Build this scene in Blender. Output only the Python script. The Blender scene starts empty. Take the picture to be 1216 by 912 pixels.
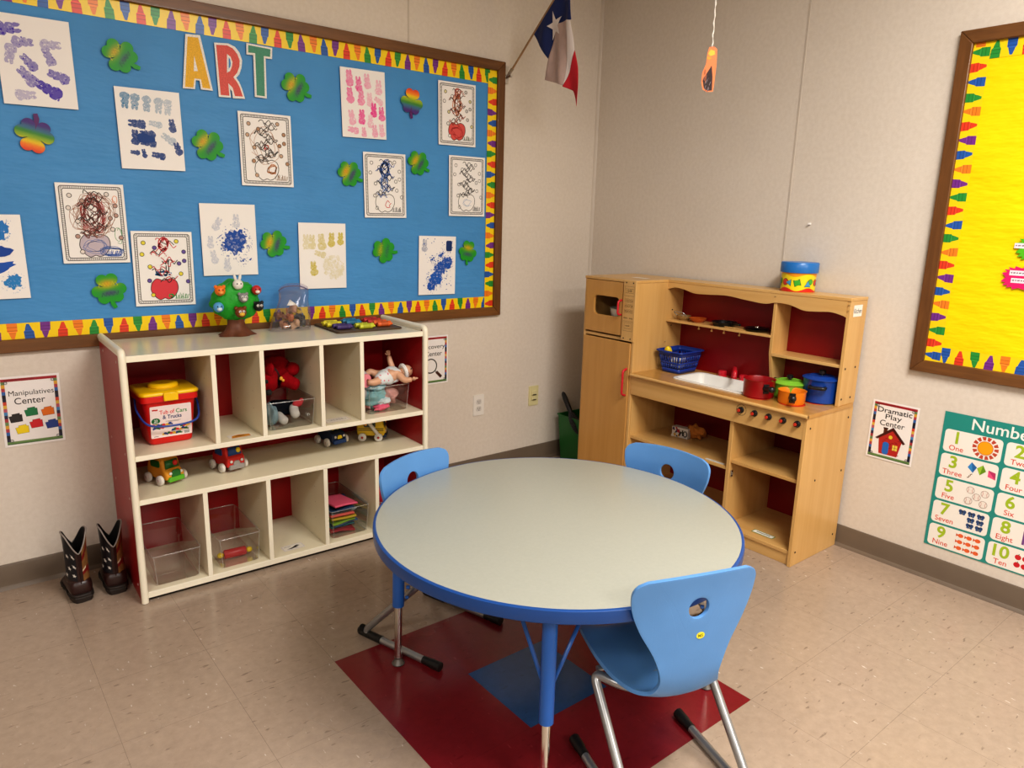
import bpy, bmesh, math, random
from mathutils import Vector, Matrix, Euler
from mathutils.geometry import tessellate_polygon
PI = math.pi
sc = bpy.context.scene
COL = sc.collection
R = math.radians

# ------------------------------------------------------------------ colours / materials
def lin(h):
    if isinstance(h, (tuple, list)):
        return tuple(h[:3])
    h = h.lstrip('#')
    if len(h) == 3: h = ''.join(c*2 for c in h)
    out = []
    for i in (0, 2, 4):
        c = int(h[i:i+2], 16) / 255
        out.append(c / 12.92 if c <= 0.04045 else ((c + 0.055) / 1.055) ** 2.4)
    return tuple(out)

class NT:
    def __init__(s, name):
        s.m = bpy.data.materials.new(name); s.m.use_nodes = True
        s.t = s.m.node_tree; s.t.nodes.clear()
        s.out = s.t.nodes.new('ShaderNodeOutputMaterial')
    def n(s, typ, **kw):
        nd = s.t.nodes.new(typ)
        for k, v in kw.items():
            if k.startswith('i_'):
                key = k[2:].replace('_', ' ')
                nd.inputs[key].default_value = v
            else:
                setattr(nd, k, v)
        return nd
    def l(s, a, b): s.t.links.new(a, b)
    def bsdf(s, col=(.8, .8, .8), rough=.5, metal=0., spec=.5, coat=0.):
        b = s.n('ShaderNodeBsdfPrincipled')
        b.inputs['Base Color'].default_value = (*col, 1)
        b.inputs['Roughness'].default_value = rough
        b.inputs['Metallic'].default_value = metal
        b.inputs['Specular IOR Level'].default_value = spec
        b.inputs['Coat Weight'].default_value = coat
        s.l(b.outputs[0], s.out.inputs[0])
        return b
    def coord(s, scale=(1, 1, 1), kind='Object'):
        tc = s.n('ShaderNodeTexCoord'); mp = s.n('ShaderNodeMapping')
        mp.inputs['Scale'].default_value = scale
        s.l(tc.outputs[kind], mp.inputs[0])
        return mp.outputs[0]
    def noise(s, vec, scale, detail=3, rough=.5):
        nz = s.n('ShaderNodeTexNoise'); nz.inputs['Scale'].default_value = scale
        nz.inputs['Detail'].default_value = detail; nz.inputs['Roughness'].default_value = rough
        s.l(vec, nz.inputs['Vector']); return nz
    def ramp(s, fac, stops):
        r = s.n('ShaderNodeValToRGB')
        el = r.color_ramp.elements
        while len(el) < len(stops): el.new(.5)
        for e, (p, c) in zip(el, stops):
            e.position = p; e.color = (*c, 1) if len(c) == 3 else c
        s.l(fac, r.inputs[0]); return r.outputs[0]
    def mix(s, fac, a, b, mode='MIX'):
        m = s.n('ShaderNodeMix', data_type='RGBA', blend_type=mode)
        def put(sock, v):
            if isinstance(v, (tuple, list)): sock.default_value = (*v[:3], 1)
            elif isinstance(v, float) or isinstance(v, int): sock.default_value = v
            else: s.l(v, sock)
        put(m.inputs[0], fac); put(m.inputs[6], a); put(m.inputs[7], b)
        return m.outputs[2]
    def bump(s, b, h, strength=.2, dist=.002):
        bp = s.n('ShaderNodeBump'); bp.inputs['Strength'].default_value = strength
        bp.inputs['Distance'].default_value = dist
        s.l(h, bp.inputs['Height']); s.l(bp.outputs[0], b.inputs['Normal'])

_mc = {}
def mat(name, col, rough=.5, metal=0., spec=.5, coat=0., var=.06, vscale=9., bump=0., bscale=200., bdist=.001):
    """general procedural paint / plastic / cloth: colour with slight noise variation and bump"""
    if name in _mc: return _mc[name]
    N = NT(name); c = lin(col)
    b = N.bsdf(c, rough, metal, spec, coat)
    v = N.coord()
    if var:
        nz = N.noise(v, vscale, 4)
        lo = tuple(x * (1 - var) for x in c); hi = tuple(min(1, x * (1 + var)) for x in c)
        N.l(N.ramp(nz.outputs['Fac'], [(.3, lo), (.7, hi)]), b.inputs['Base Color'])
    if bump:
        N.bump(b, N.noise(v, bscale, 2).outputs['Fac'], bump, bdist)
    _mc[name] = N.m
    return N.m

def mat_wood(name, c1, c2, scale=(30, 30, 2.2), rough=.38, coat=.1):
    if name in _mc: return _mc[name]
    N = NT(name); b = N.bsdf((.5, .4, .3), rough, coat=coat)
    v = N.coord(scale)
    nz = N.noise(v, 1.0, 6, .6)
    nz2 = N.noise(N.coord((scale[0]*.18, scale[1]*.18, scale[2]*.5)), 1.3, 2)
    a = N.ramp(nz.outputs['Fac'], [(.28, lin(c1)), (.72, lin(c2))])
    m2 = N.mix(.35, a, N.ramp(nz2.outputs['Fac'], [(.3, lin(c1)), (.7, lin(c2))]))
    N.l(m2, b.inputs['Base Color'])
    N.bump(b, nz.outputs['Fac'], .06, .001)
    _mc[name] = N.m; return N.m

def mat_art(name='printed_paper', rough=.55, spec=.3, bump=.0):
    """flat artwork: colour comes from the mesh's own colour attribute"""
    if name in _mc: return _mc[name]
    N = NT(name); b = N.bsdf((.8, .8, .8), rough, spec=spec)
    at = N.n('ShaderNodeAttribute', attribute_name='Col')
    N.l(at.outputs['Color'], b.inputs['Base Color'])
    if bump: N.bump(b, N.noise(N.coord(), 9, 3).outputs['Fac'], bump, .004)
    _mc[name] = N.m; return N.m

def mat_clear(name, tint='#ffffff', gloss=.12, rough=.04, haze=0.):
    """thin clear plastic: transparent with fresnel gloss"""
    if name in _mc: return _mc[name]
    N = NT(name)
    tr = N.n('ShaderNodeBsdfTransparent'); tr.inputs[0].default_value = (*lin(tint), 1)
    gl = N.n('ShaderNodeBsdfGlossy'); gl.inputs[0].default_value = (1, 1, 1, 1); gl.inputs['Roughness'].default_value = rough
    lw = N.n('ShaderNodeLayerWeight'); lw.inputs[0].default_value = .25
    mt = N.n('ShaderNodeMath', operation='MULTIPLY_ADD'); mt.inputs[1].default_value = .42; mt.inputs[2].default_value = gloss * .1
    N.l(lw.outputs['Fresnel'], mt.inputs[0])
    ms = N.n('ShaderNodeMixShader')
    N.l(mt.outputs[0], ms.inputs[0]); N.l(tr.outputs[0], ms.inputs[1]); N.l(gl.outputs[0], ms.inputs[2])
    res = ms.outputs[0]
    if haze:
        df = N.n('ShaderNodeBsdfDiffuse'); df.inputs[0].default_value = (.9, .9, .9, 1)
        m2 = N.n('ShaderNodeMixShader'); m2.inputs[0].default_value = haze
        N.l(res, m2.inputs[1]); N.l(df.outputs[0], m2.inputs[2]); res = m2.outputs[0]
    N.l(res, N.out.inputs[0])
    _mc[name] = N.m; return N.m

# ------------------------------------------------------------------ objects
def thing(name, label, cat, loc=(0, 0, 0), rot=(0, 0, 0), group=None):
    o = bpy.data.objects.new(name, None); COL.objects.link(o)
    o.empty_display_size = .05
    o.location = loc
    o.rotation_euler = rot if isinstance(rot, (tuple, list)) else (0, 0, rot)
    return tag(o, label, cat, group)
def tag(o, label, cat, group=None):
    o['label'] = label; o['category'] = cat
    if group: o['group'] = group
    return o
def struct(o): o['kind'] = 'structure'; return o
def place(o, loc, rot=(0, 0, 0)):
    o.location = loc; o.rotation_euler = rot if isinstance(rot, (tuple, list)) else (0, 0, rot); return o
def dup(root, loc, rot, label=None, group=None):
    r = root.copy(); COL.objects.link(r); place(r, loc, rot)
    if label: r['label'] = label
    if group: r['group'] = group
    for ch in list(root.children):
        c = ch.copy(); COL.objects.link(c); c.parent = r
        for g in list(ch.children):
            d = g.copy(); COL.objects.link(d); d.parent = c
    return r

class M:
    """mesh collector: one of these becomes ONE mesh object"""
    def __init__(s): s.v = []; s.f = []; s.mi = []; s.T = None
    def add(s, vs, fs, mi=0, xf=None):
        b = len(s.v)
        for p in vs:
            p = Vector(p)
            if xf is not None: p = xf @ p
            if s.T is not None: p = s.T @ p
            s.v.append(p)
        for f in fs: s.f.append([b + i for i in f]); s.mi.append(mi)
        return s
    def box(s, lo, hi, mi=0, xf=None):
        x0, y0, z0 = lo; x1, y1, z1 = hi
        vs = [(x0,y0,z0),(x1,y0,z0),(x1,y1,z0),(x0,y1,z0),(x0,y0,z1),(x1,y0,z1),(x1,y1,z1),(x0,y1,z1)]
        return s.add(vs, [(3,2,1,0),(4,5,6,7),(0,1,5,4),(1,2,6,5),(2,3,7,6),(3,0,4,7)], mi, xf)
    def taper(s, lo, hi, dx, dy, mi=0, xf=None):
        """box whose top is enlarged by dx, dy on every side"""
        x0, y0, z0 = lo; x1, y1, z1 = hi
        vs = [(x0,y0,z0),(x1,y0,z0),(x1,y1,z0),(x0,y1,z0),(x0-dx,y0-dy,z1),(x1+dx,y0-dy,z1),(x1+dx,y1+dy,z1),(x0-dx,y1+dy,z1)]
        return s.add(vs, [(3,2,1,0),(4,5,6,7),(0,1,5,4),(1,2,6,5),(2,3,7,6),(3,0,4,7)], mi, xf)
    def tube(s, path, r, n=12, caps=True, mi=0, closed=False):
        P = [Vector(p) for p in path]; k = len(P)
        rr = r if isinstance(r, (list, tuple)) else [r] * k
        tang = []
        for i in range(k):
            a = P[i-1] if (i or closed) else P[0]; b = P[(i+1) % k] if (i < k-1 or closed) else P[-1]
            t = (b - a); tang.append(t.normalized() if t.length > 1e-9 else Vector((0,0,1)))
        t0 = tang[0]; ref = Vector((0,0,1)) if abs(t0.z) < .9 else Vector((1,0,0))
        u = t0.cross(ref).normalized()
        vs = []; fs = []
        for i in range(k):
            t = tang[i]; u = (u - t * u.dot(t)).normalized(); w = t.cross(u)
            for j in range(n):
                a = 2*PI*j/n
                vs.append(P[i] + (u*math.cos(a) + w*math.sin(a)) * rr[i])
        m = k if closed else k-1
        for i in range(m):
            for j in range(n):
                a = i*n+j; b = i*n+(j+1)%n; i2 = (i+1) % k
                fs.append((a, b, i2*n+(j+1)%n, i2*n+j))
        if caps and not closed:
            fs.append(tuple(reversed(range(n)))); fs.append(tuple(range((k-1)*n, k*n)))
        return s.add(vs, fs, mi)
    def cyl(s, p0, p1, r, r1=None, n=24, mi=0):
        return s.tube([p0, p1], [r, r if r1 is None else r1], n, True, mi)
    def lathe(s, prof, n=32, c=(0,0,0), mi=0, xf=None, sx=1., sy=1.):
        vs = []; fs = []
        for (r, z) in prof:
            for j in range(n):
                a = 2*PI*j/n
                vs.append((c[0] + r*math.cos(a)*sx, c[1] + r*math.sin(a)*sy, c[2] + z))
        k = len(prof)
        for i in range(k-1):
            for j in range(n):
                fs.append((i*n+j, i*n+(j+1)%n, (i+1)*n+(j+1)%n, (i+1)*n+j))
        if prof[0][0] > 1e-6: fs.append(tuple(reversed(range(n))))
        if prof[-1][0] > 1e-6: fs.append(tuple(range((k-1)*n, k*n)))
        return s.add(vs, fs, mi, xf)
    def ball(s, c, r, nu=16, nv=10, mi=0, rot=None, fn=None):
        rx, ry, rz = r if isinstance(r, (tuple, list)) else (r, r, r)
        Rm = rot.to_matrix() if rot is not None else Matrix.Identity(3)
        vs = [];fs = []
        for i in range(nv+1):
            th = PI*i/nv
            for j in range(nu):
                ph = 2*PI*j/nu
                d = Vector((math.sin(th)*math.cos(ph), math.sin(th)*math.sin(ph), math.cos(th)))
                k = fn(d) if fn else 1
                vs.append(Vector(c) + Rm @ Vector((d.x*rx*k, d.y*ry*k, d.z*rz*k)))
        for i in range(nv):
            for j in range(nu):
                fs.append((i*nu+j, (i+1)*nu+j, (i+1)*nu+(j+1)%nu, i*nu+(j+1)%nu))
        return s.add(vs, fs, mi)
    def prism(s, poly, t0, t1, f, mi=0):
        """2-D polygon extruded; f(a,b,t) gives the 3-D point"""
        n = len(poly)
        vs = [f(a, b, t0) for a, b in poly] + [f(a, b, t1) for a, b in poly]
        tri = tessellate_polygon([[Vector((a, b, 0)) for a, b in poly]])
        area = sum(poly[i][0]*poly[(i+1)%n][1]-poly[(i+1)%n][0]*poly[i][1] for i in range(n))
        fs = [tuple(t) for t in tri] + [tuple(n+i for i in reversed(t)) for t in tri]
        fs += [(i, (i+1) % n, n+(i+1) % n, n+i) for i in range(n)]
        return s.add(vs, fs, mi)
    def grid(s, f, nu, nv, mi=0, wrapu=False):
        vs = [f(i/nu, j/nv) for j in range(nv+1) for i in range(nu if wrapu else nu+1)]
        w = nu if wrapu else nu+1
        fs = []
        for j in range(nv):
            for i in range(nu):
                i2 = (i+1) % w
                fs.append((j*w+i, j*w+i2, (j+1)*w+i2, (j+1)*w+i))
        return s.add(vs, fs, mi)
    def build(s, name, mats, parent=None, smooth=38, bevel=0., seg=2, solid=0., sub=0, solid_off=0.):
        me = bpy.data.meshes.new(name)
        me.from_pydata([tuple(p) for p in s.v], [], s.f)
        if not isinstance(mats, (list, tuple)): mats = [mats]
        for m in mats: me.materials.append(m)
        me.polygons.foreach_set('material_index', s.mi)
        bm = bmesh.new(); bm.from_mesh(me)
        bmesh.ops.remove_doubles(bm, verts=bm.verts, dist=1e-6)
        bmesh.ops.recalc_face_normals(bm, faces=bm.faces)
        if smooth:
            th = R(smooth)
            for f in bm.faces: f.smooth = True
            for e in bm.edges:
                if len(e.link_faces) == 2 and e.calc_face_angle(0) > th: e.smooth = False
        bm.to_mesh(me); bm.free()
        o = bpy.data.objects.new(name, me); COL.objects.link(o)
        if parent is not None: o.parent = parent
        if solid:
            md = o.modifiers.new('solid', 'SOLIDIFY'); md.thickness = solid; md.offset = solid_off
        if bevel:
            md = o.modifiers.new('bevel', 'BEVEL'); md.width = bevel; md.segments = seg
            md.limit_method = 'ANGLE'; md.angle_limit = R(40)
        if sub:
            md = o.modifiers.new('sub', 'SUBSURF'); md.levels = sub; md.render_levels = sub
        return o

def bez(pts, n=8):
    """rounded polyline through the control points (Catmull-Rom)"""
    P = [Vector(p) for p in pts]; out = []
    for i in range(len(P)-1):
        p0 = P[max(i-1, 0)]; p1 = P[i]; p2 = P[i+1]; p3 = P[min(i+2, len(P)-1)]
        for k in range(n):
            t = k/n
            out.append(.5*((2*p1)+(-p0+p2)*t+(2*p0-5*p1+4*p2-p3)*t*t+(-p0+3*p1-3*p2+p3)*t**3))
    out.append(P[-1]); return out
def fillet(pts, rad, n=6):
    """polyline with its corners rounded to the given radius"""
    P = [Vector(p) for p in pts]; out = [P[0]]
    for i in range(1, len(P)-1):
        a = (P[i-1]-P[i]); b = (P[i+1]-P[i]); la, lb = a.length, b.length
        a.normalize(); b.normalize()
        r = min(rad, la*.45, lb*.45)
        A = P[i]+a*r; B = P[i]+b*r
        for k in range(n+1):
            t = k/n
            out.append(A*(1-t)**2 + P[i]*2*t*(1-t) + B*t*t)
    out.append(P[-1]); return out
def rrect(x0, y0, x1, y1, r, n=5):
    out = []
    for cx, cy, a0 in ((x1-r, y1-r, 0), (x0+r, y1-r, 90), (x0+r, y0+r, 180), (x1-r, y0+r, 270)):
        for k in range(n+1):
            a = R(a0 + 90*k/n); out.append((cx+r*math.cos(a), cy+r*math.sin(a)))
    return out
def circ(cx, cy, r, n=16, ry=None):
    return [(cx+r*math.cos(2*PI*i/n), cy+(ry or r)*math.sin(2*PI*i/n)) for i in range(n)]
def rotp(P, cx, cy, a, sx=1., sy=1.):
    c, s_ = math.cos(a), math.sin(a)
    return [(cx+(x*sx)*c-(y*sy)*s_, cy+(x*sx)*s_+(y*sy)*c) for x, y in P]

# ------------------------------------------------------------------ lettering
_tc = {}
def text_mesh(txt, bold=0., mono=False):
    k = (txt, bold)
    if k in _tc: return _tc[k]
    cu = bpy.data.curves.new('t', 'FONT'); cu.body = txt; cu.size = 1.; cu.offset = bold; cu.resolution_u = 4
    ob = bpy.data.objects.new('t', cu); COL.objects.link(ob)
    dg = bpy.context.evaluated_depsgraph_get()
    me = bpy.data.meshes.new_from_object(ob.evaluated_get(dg))
    V = [(v.co.x, v.co.y) for v in me.vertices]; F = [list(p.vertices) for p in me.polygons]
    bpy.data.objects.remove(ob); bpy.data.curves.remove(cu); bpy.data.meshes.remove(me)
    _tc[k] = (V, F); return V, F

class Art:
    """layered flat artwork: x right, y up, z towards the viewer"""
    def __init__(s, step=.00022): s.v = []; s.f = []; s.c = []; s.step = step; s.k = 0; s.calls = []
    def z(s): s.k += 1; return s.k * s.step
    def poly(s, P, col, z=None):
        z = s.z() if z is None else z; b = len(s.v)
        tri = tessellate_polygon([[Vector((x, y, 0)) for x, y in P]])
        s.v += [(x, y, z) for x, y in P]; s.calls.append((b, len(s.v)))
        fn = col if callable(col) else None; c = None if fn else lin(col)
        for t in tri:
            a, b_, c_ = (P[i] for i in t)
            if (b_[0]-a[0])*(c_[1]-a[1])-(c_[0]-a[0])*(b_[1]-a[1]) < 0: t = t[::-1]
            s.f.append([b+i for i in t]); s.c.append([fn(*P[i]) if fn else c for i in t])
        return s
    def fan(s, P, cx, cy, col, rings=5, z=None):
        """star-shaped outline filled with a colour function of (x, y)"""
        z = s.z() if z is None else z; b = len(s.v); n = len(P)
        pts = []
        for k in range(rings+1):
            t = k/rings
            for x, y in P: pts.append((cx+(x-cx)*t, cy+(y-cy)*t))
        s.v += [(x, y, z) for x, y in pts]; s.calls.append((b, len(s.v)))
        for k in range(rings):
            for i in range(n):
                q = [k*n+i, (k+1)*n+i, (k+1)*n+(i+1) % n, k*n+(i+1) % n]
                if k == 0: q = [k*n+i, (k+1)*n+i, (k+1)*n+(i+1) % n]
                s.f.append([b+j for j in q]); s.c.append([col(*pts[j]) for j in q])
        return s
    def rect(s, x0, y0, x1, y1, col, z=None): return s.poly([(x0,y0),(x1,y0),(x1,y1),(x0,y1)], col, z)
    def stroke(s, P, w, col, z=None, closed=False):
        z = s.z() if z is None else z; b = len(s.v); n = len(P); c = lin(col)
        for i in range(n):
            a = P[i-1] if (i or closed) else P[0]; d = P[(i+1) % n] if (i < n-1 or closed) else P[-1]
            tx, ty = d[0]-a[0], d[1]-a[1]; L = math.hypot(tx, ty) or 1
            nx, ny = -ty/L*w/2, tx/L*w/2
            s.v += [(P[i][0]-nx, P[i][1]-ny, z), (P[i][0]+nx, P[i][1]+ny, z)]
        s.calls.append((b, len(s.v)))
        for i in range(n if closed else n-1):
            j = (i+1) % n
            s.f.append([b+2*i, b+2*j, b+2*j+1, b+2*i+1]); s.c.append([c]*4)
        return s
    def text(s, txt, x, y, size, col, bold=0., align='c', sx=1., z=None, fit=None):
        V, F = text_mesh(txt, bold); z = s.z() if z is None else z; b = len(s.v); c = lin(col)
        x0 = min(p[0] for p in V); x1 = max(p[0] for p in V)
        if fit: sx = fit / ((x1-x0)*size)
        o = {'c': (x0+x1)/2, 'l': x0, 'r': x1}[align]
        s.v += [(x+(p[0]-o)*size*sx, y+p[1]*size, z) for p in V]; s.calls.append((b, len(s.v)))
        for f in F: s.f.append([b+i for i in f]); s.c.append([c]*len(f))
        return s
    def build(s, name, parent=None, m=None, warp=None, solid=False):
        me = bpy.data.meshes.new(name)
        # stack only what overlaps, and keep the whole print thinner than about 2 mm
        if s.k > 10:
            lay = []; top = 1
            for (a, b) in s.calls:
                X = [p[0] for p in s.v[a:b]]; Y = [p[1] for p in s.v[a:b]]
                bx = (min(X)+1e-5, max(X)-1e-5, min(Y)+1e-5, max(Y)-1e-5); L = 1
                for q, l in lay:
                    if l >= L and q[0] < bx[1] and bx[0] < q[1] and q[2] < bx[3] and bx[2] < q[3]: L = l+1
                lay.append((bx, L)); top = max(top, L)
            st = min(s.step, .0020/top)
            for (a, b), (_, L) in zip(s.calls, lay):
                for n in range(a, b): s.v[n] = (s.v[n][0], s.v[n][1], L*st)
        vv = [warp(*p) for p in s.v] if warp else s.v
        me.from_pydata(vv, [], s.f)
        at = me.color_attributes.new('Col', 'FLOAT_COLOR', 'CORNER')
        k = 0
        for f, cs in zip(me.polygons, s.c):
            for j, li in enumerate(f.loop_indices):
                at.data[li].color = (*cs[j], 1)
        me.materials.append(m or mat_art())
        o = bpy.data.objects.new(name, me); COL.objects.link(o)
        if parent is not None: o.parent = parent
        return o

ROT_L = (R(90), 0, 0)            # flat art on the left wall
ROT_R = (R(90), 0, R(-90))       # flat art on the right wall
# ================================================================== CAMERA
cp = dict(x=-3.054, y=-3.0599, z=1.3925, yaw=.8883, pitch=-.2263, roll=.0271, f=854.34)
_c, _s = math.cos(cp['yaw']), math.sin(cp['yaw']); _cp, _sp = math.cos(cp['pitch']), math.sin(cp['pitch'])
fwd = Vector((_c*_cp, _s*_cp, _sp)); rgt = Vector((_s, -_c, 0)); up = rgt.cross(fwd)
cr, sr = math.cos(cp['roll']), math.sin(cp['roll'])
r2 = rgt*cr + up*sr; u2 = up*cr - rgt*sr
cam = bpy.data.cameras.new('camera'); co = bpy.data.objects.new('camera', cam); COL.objects.link(co)
mw = Matrix(((r2.x, u2.x, -fwd.x), (r2.y, u2.y, -fwd.y), (r2.z, u2.z, -fwd.z))).to_4x4()
mw.translation = (cp['x'], cp['y'], cp['z']); co.matrix_world = mw
cam.sensor_fit = 'HORIZONTAL'; cam.sensor_width = 36; cam.lens = cp['f']*36/1216; cam.clip_start = .02
sc.camera = co

# ================================================================== ROOM
CEIL = 2.75; FAR = -7.0
def mat_wall():
    N = NT('wall_vinyl'); b = N.bsdf(rough=.5, spec=.35)
    v = N.coord()
    n1 = N.noise(v, 1.3, 3); n2 = N.noise(v, 60, 3)
    a = N.ramp(n1.outputs['Fac'], [(.3, lin('#d8cdc0')), (.7, lin('#dfd5c9'))])
    c = N.mix(.18, a, N.ramp(n2.outputs['Fac'], [(.35, lin('#c9bfb3')), (.65, lin('#e6dfd6'))]))
    N.l(c, b.inputs['Base Color'])
    vo = N.n('ShaderNodeTexVoronoi'); vo.inputs['Scale'].default_value = 190; N.l(v, vo.inputs['Vector'])
    nz = N.noise(v, 130, 4, .65)
    m = N.mix(.5, vo.outputs['Distance'], nz.outputs['Fac'])
    N.bump(b, m, .35, .0012)
    return N.m
def mat_tile(name, base, dark, light, seam=.55):
    """glossy vinyl composition tile with streaky flecks; seams every foot"""
    N = NT(name); b = N.bsdf(rough=.22, spec=.5, coat=.0)
    v = N.coord()
    n1 = N.noise(v, 2.2, 4); n2 = N.noise(v, 34, 5, .7)
    c = N.ramp(n2.outputs['Fac'], [(.3, tuple(x*.86 for x in lin(base))), (.7, tuple(min(1, x*1.12) for x in lin(base)))])
    c = N.mix(.3, c, N.ramp(n1.outputs['Fac'], [(.35, tuple(x*.88 for x in lin(base))), (.65, tuple(min(1,x*1.1) for x in lin(base)))]))
    f1 = N.noise(N.coord((22, 70, 20)), 1, 2, .5); f2 = N.noise(N.coord((75, 26, 20)), 1.1, 2, .5)
    c = N.mix(N.ramp(f1.outputs['Fac'], [(.66, (0,0,0)), (.72, (.75,.75,.75))]), c, lin(dark))
    c = N.mix(N.ramp(f2.outputs['Fac'], [(.70, (0,0,0)), (.76, (.8,.8,.8))]), c, lin(light))
    # seams
    sp = N.n('ShaderNodeSeparateXYZ'); N.l(v, sp.inputs[0])
    fac = None
    for ax, off in (('X', 1.887), ('Y', 1.7495)):
        ad = N.n('ShaderNodeMath', operation='ADD'); ad.inputs[1].default_value = off + .3048*40; N.l(sp.outputs[ax], ad.inputs[0])
        md = N.n('ShaderNodeMath', operation='MODULO'); md.inputs[1].default_value = .3048; N.l(ad.outputs[0], md.inputs[0])
        lt = N.n('ShaderNodeMath', operation='LESS_THAN'); lt.inputs[1].default_value = .0013; N.l(md.outputs[0], lt.inputs[0])
        if fac is None: fac = lt.outputs[0]
        else:
            mx = N.n('ShaderNodeMath', operation='MAXIMUM'); N.l(fac, mx.inputs[0]); N.l(lt.outputs[0], mx.inputs[1]); fac = mx.outputs[0]
    sc_ = N.n('ShaderNodeMath', operation='MULTIPLY'); sc_.inputs[1].default_value = seam; N.l(fac, sc_.inputs[0])
    c = N.mix(sc_.outputs[0], c, tuple(x*.35 for x in lin(base)))
    N.l(c, b.inputs['Base Color'])
    N.l(N.ramp(n1.outputs['Fac'], [(.3, (.17,)*3), (.7, (.30,)*3)]), b.inputs['Roughness'])
    N.bump(b, n2.outputs['Fac'], .05, .001)
    return N.m
m_wall = mat_wall()
m_tan = mat_tile('vinyl_tile_tan', '#a99685', '#806f61', '#d8ccc0')
m_red = mat_tile('vinyl_tile_red', '#7d2026', '#6a171d', '#92343a', .3)
m_blue = mat_tile('vinyl_tile_blue', '#2c5487', '#24466f', '#3d68a0', .3)
m_base = mat('rubber_baseboard', '#6f6153', .45, var=.05)
m_ceil = mat('ceiling_paint', '#e6e2da', .9, bump=.2, bscale=60)

T = .3048; tx, ty = -1.887, -1.7495
fl = M(); xs = [FAR, tx-T, tx, tx+T, tx+2*T, .1]; ys = [FAR, ty-T, ty, ty+T, ty+2*T, .1]
for i in range(5):
    for j in range(5):
        mi = 0
        if 1 <= i <= 3 and 1 <= j <= 3: mi = 2 if (i == 2 and j == 2) else 1
        fl.add([(xs[i],ys[j],0),(xs[i+1],ys[j],0),(xs[i+1],ys[j+1],0),(xs[i],ys[j+1],0)], [(0,1,2,3)], mi)
struct(fl.build('floor', [m_tan, m_red, m_blue], smooth=0))
struct(M().box((FAR, 0, -.05), (.12, .12, CEIL)).build('wall_left', m_wall, smooth=0))
struct(M().box((0, FAR, -.05), (.12, -.0001, CEIL)).build('wall_right', m_wall, smooth=0))
struct(M().box((FAR-.12, FAR, -.05), (FAR, .12, CEIL)).build('wall_far', m_wall, smooth=0))
struct(M().box((FAR-.12, FAR-.12, -.05), (.12, FAR, CEIL)).build('wall_back', m_wall, smooth=0))
struct(M().box((FAR-.12, FAR-.12, CEIL), (.12, .12, CEIL+.05)).build('ceiling', m_ceil, smooth=0))
# baseboards: cove-shaped section swept along the wall
bprof = [(0, 0), (-.022, 0), (-.019, .006), (-.012, .014), (-.0095, .03), (-.009, .088), (-.006, .095), (0, .095)]
def fx(a, b, t): return (a, t, b)
struct(M().prism([(d, z) for d, z in bprof], FAR, -.0, lambda a, b, t: (a, t, b)).build('baseboard_right', m_base, smooth=30))
struct(M().prism([(d, z) for d, z in bprof], FAR, -.0, lambda a, b, t: (t, a, b)).build('baseboard_left', m_base, smooth=30))
# panel seams: flat vinyl battens between wall panels
m_batt = mat('batten_vinyl', '#cbc0b3', .45, var=.03)
struct(M().box((-1.2305, -.0022, .095), (-1.2215, 0, CEIL)).build('trim_1', m_batt, bevel=.001))
struct(M().box((-.0022, -1.2435, .095), (0, -1.2345, CEIL)).build('trim_2', m_batt, bevel=.001))
struct(M().prism([(0,0),(-.014,0),(-.012,-.004),(-.004,-.012),(0,-.014)], .095, CEIL, lambda a,b,t:(a,b,t)).build('trim_3', m_batt))

# ================================================================== LIGHT: ceiling troffers
m_troff = mat('troffer_enamel', '#f2f2ee', .4, var=0)
def mat_emit():
    N = NT('troffer_diffuser'); e = N.n('ShaderNodeEmission'); e.inputs[0].default_value = (1, .93, .84, 1); e.inputs[1].default_value = 2.2
    N.l(e.outputs[0], N.out.inputs[0]); return N.m
m_diff = mat_emit()
LP = [(-1.5, -2.95), (-1.7, -5.5), (-4.4, -2.95), (-4.4, -5.5)]
LW = [84, 70, 34, 40]
for k, ((x, y), w) in enumerate(zip(LP, LW)):
    t = thing('ceiling_light', ['white recessed ceiling light above the round table', 'white recessed ceiling light nearest the right wall behind the viewer',
        'white recessed ceiling light above the left floor', 'white recessed ceiling light at the back of the room'][k], 'ceiling light', (x, y, CEIL))
    M().box((-.62, -.32, -.012), (.62, -.29, 0)).box((-.62, .29, -.012), (.62, .32, 0)).box((-.62, -.29, -.012), (-.59, .29, 0)).box((.59, -.29, -.012), (.62, .29, 0)).build('frame', m_troff, t)
    M().box((-.59, -.29, -.006), (.59, .29, -.001)).build('diffuser', m_diff, t, smooth=0)
    L = bpy.data.lights.new('troffer_lamp', 'AREA'); L.shape = 'RECTANGLE'; L.size = 1.18; L.size_y = .58; L.energy = w; L.color = (1, .965, .92)
    lo = bpy.data.objects.new('troffer_lamp', L); COL.objects.link(lo); lo.location = (x, y, CEIL-.02)
W = bpy.data.worlds.new('room_fill'); sc.world = W; W.use_nodes = True
W.node_tree.nodes['Background'].inputs[0].default_value = (1, .95, .9, 1); W.node_tree.nodes['Background'].inputs[1].default_value = .25
sc.view_settings.view_transform = 'Standard'; sc.view_settings.look = 'None'
try: sc.view_settings.look = 'Medium High Contrast'
except TypeError as e: print(e)
sc.view_settings.gamma = 1.0; sc.view_settings.exposure = -0.17
sc.cycles.use_denoising = True
sc.cycles.max_bounces = 8; sc.cycles.diffuse_bounces = 3; sc.cycles.transparent_max_bounces = 24

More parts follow.
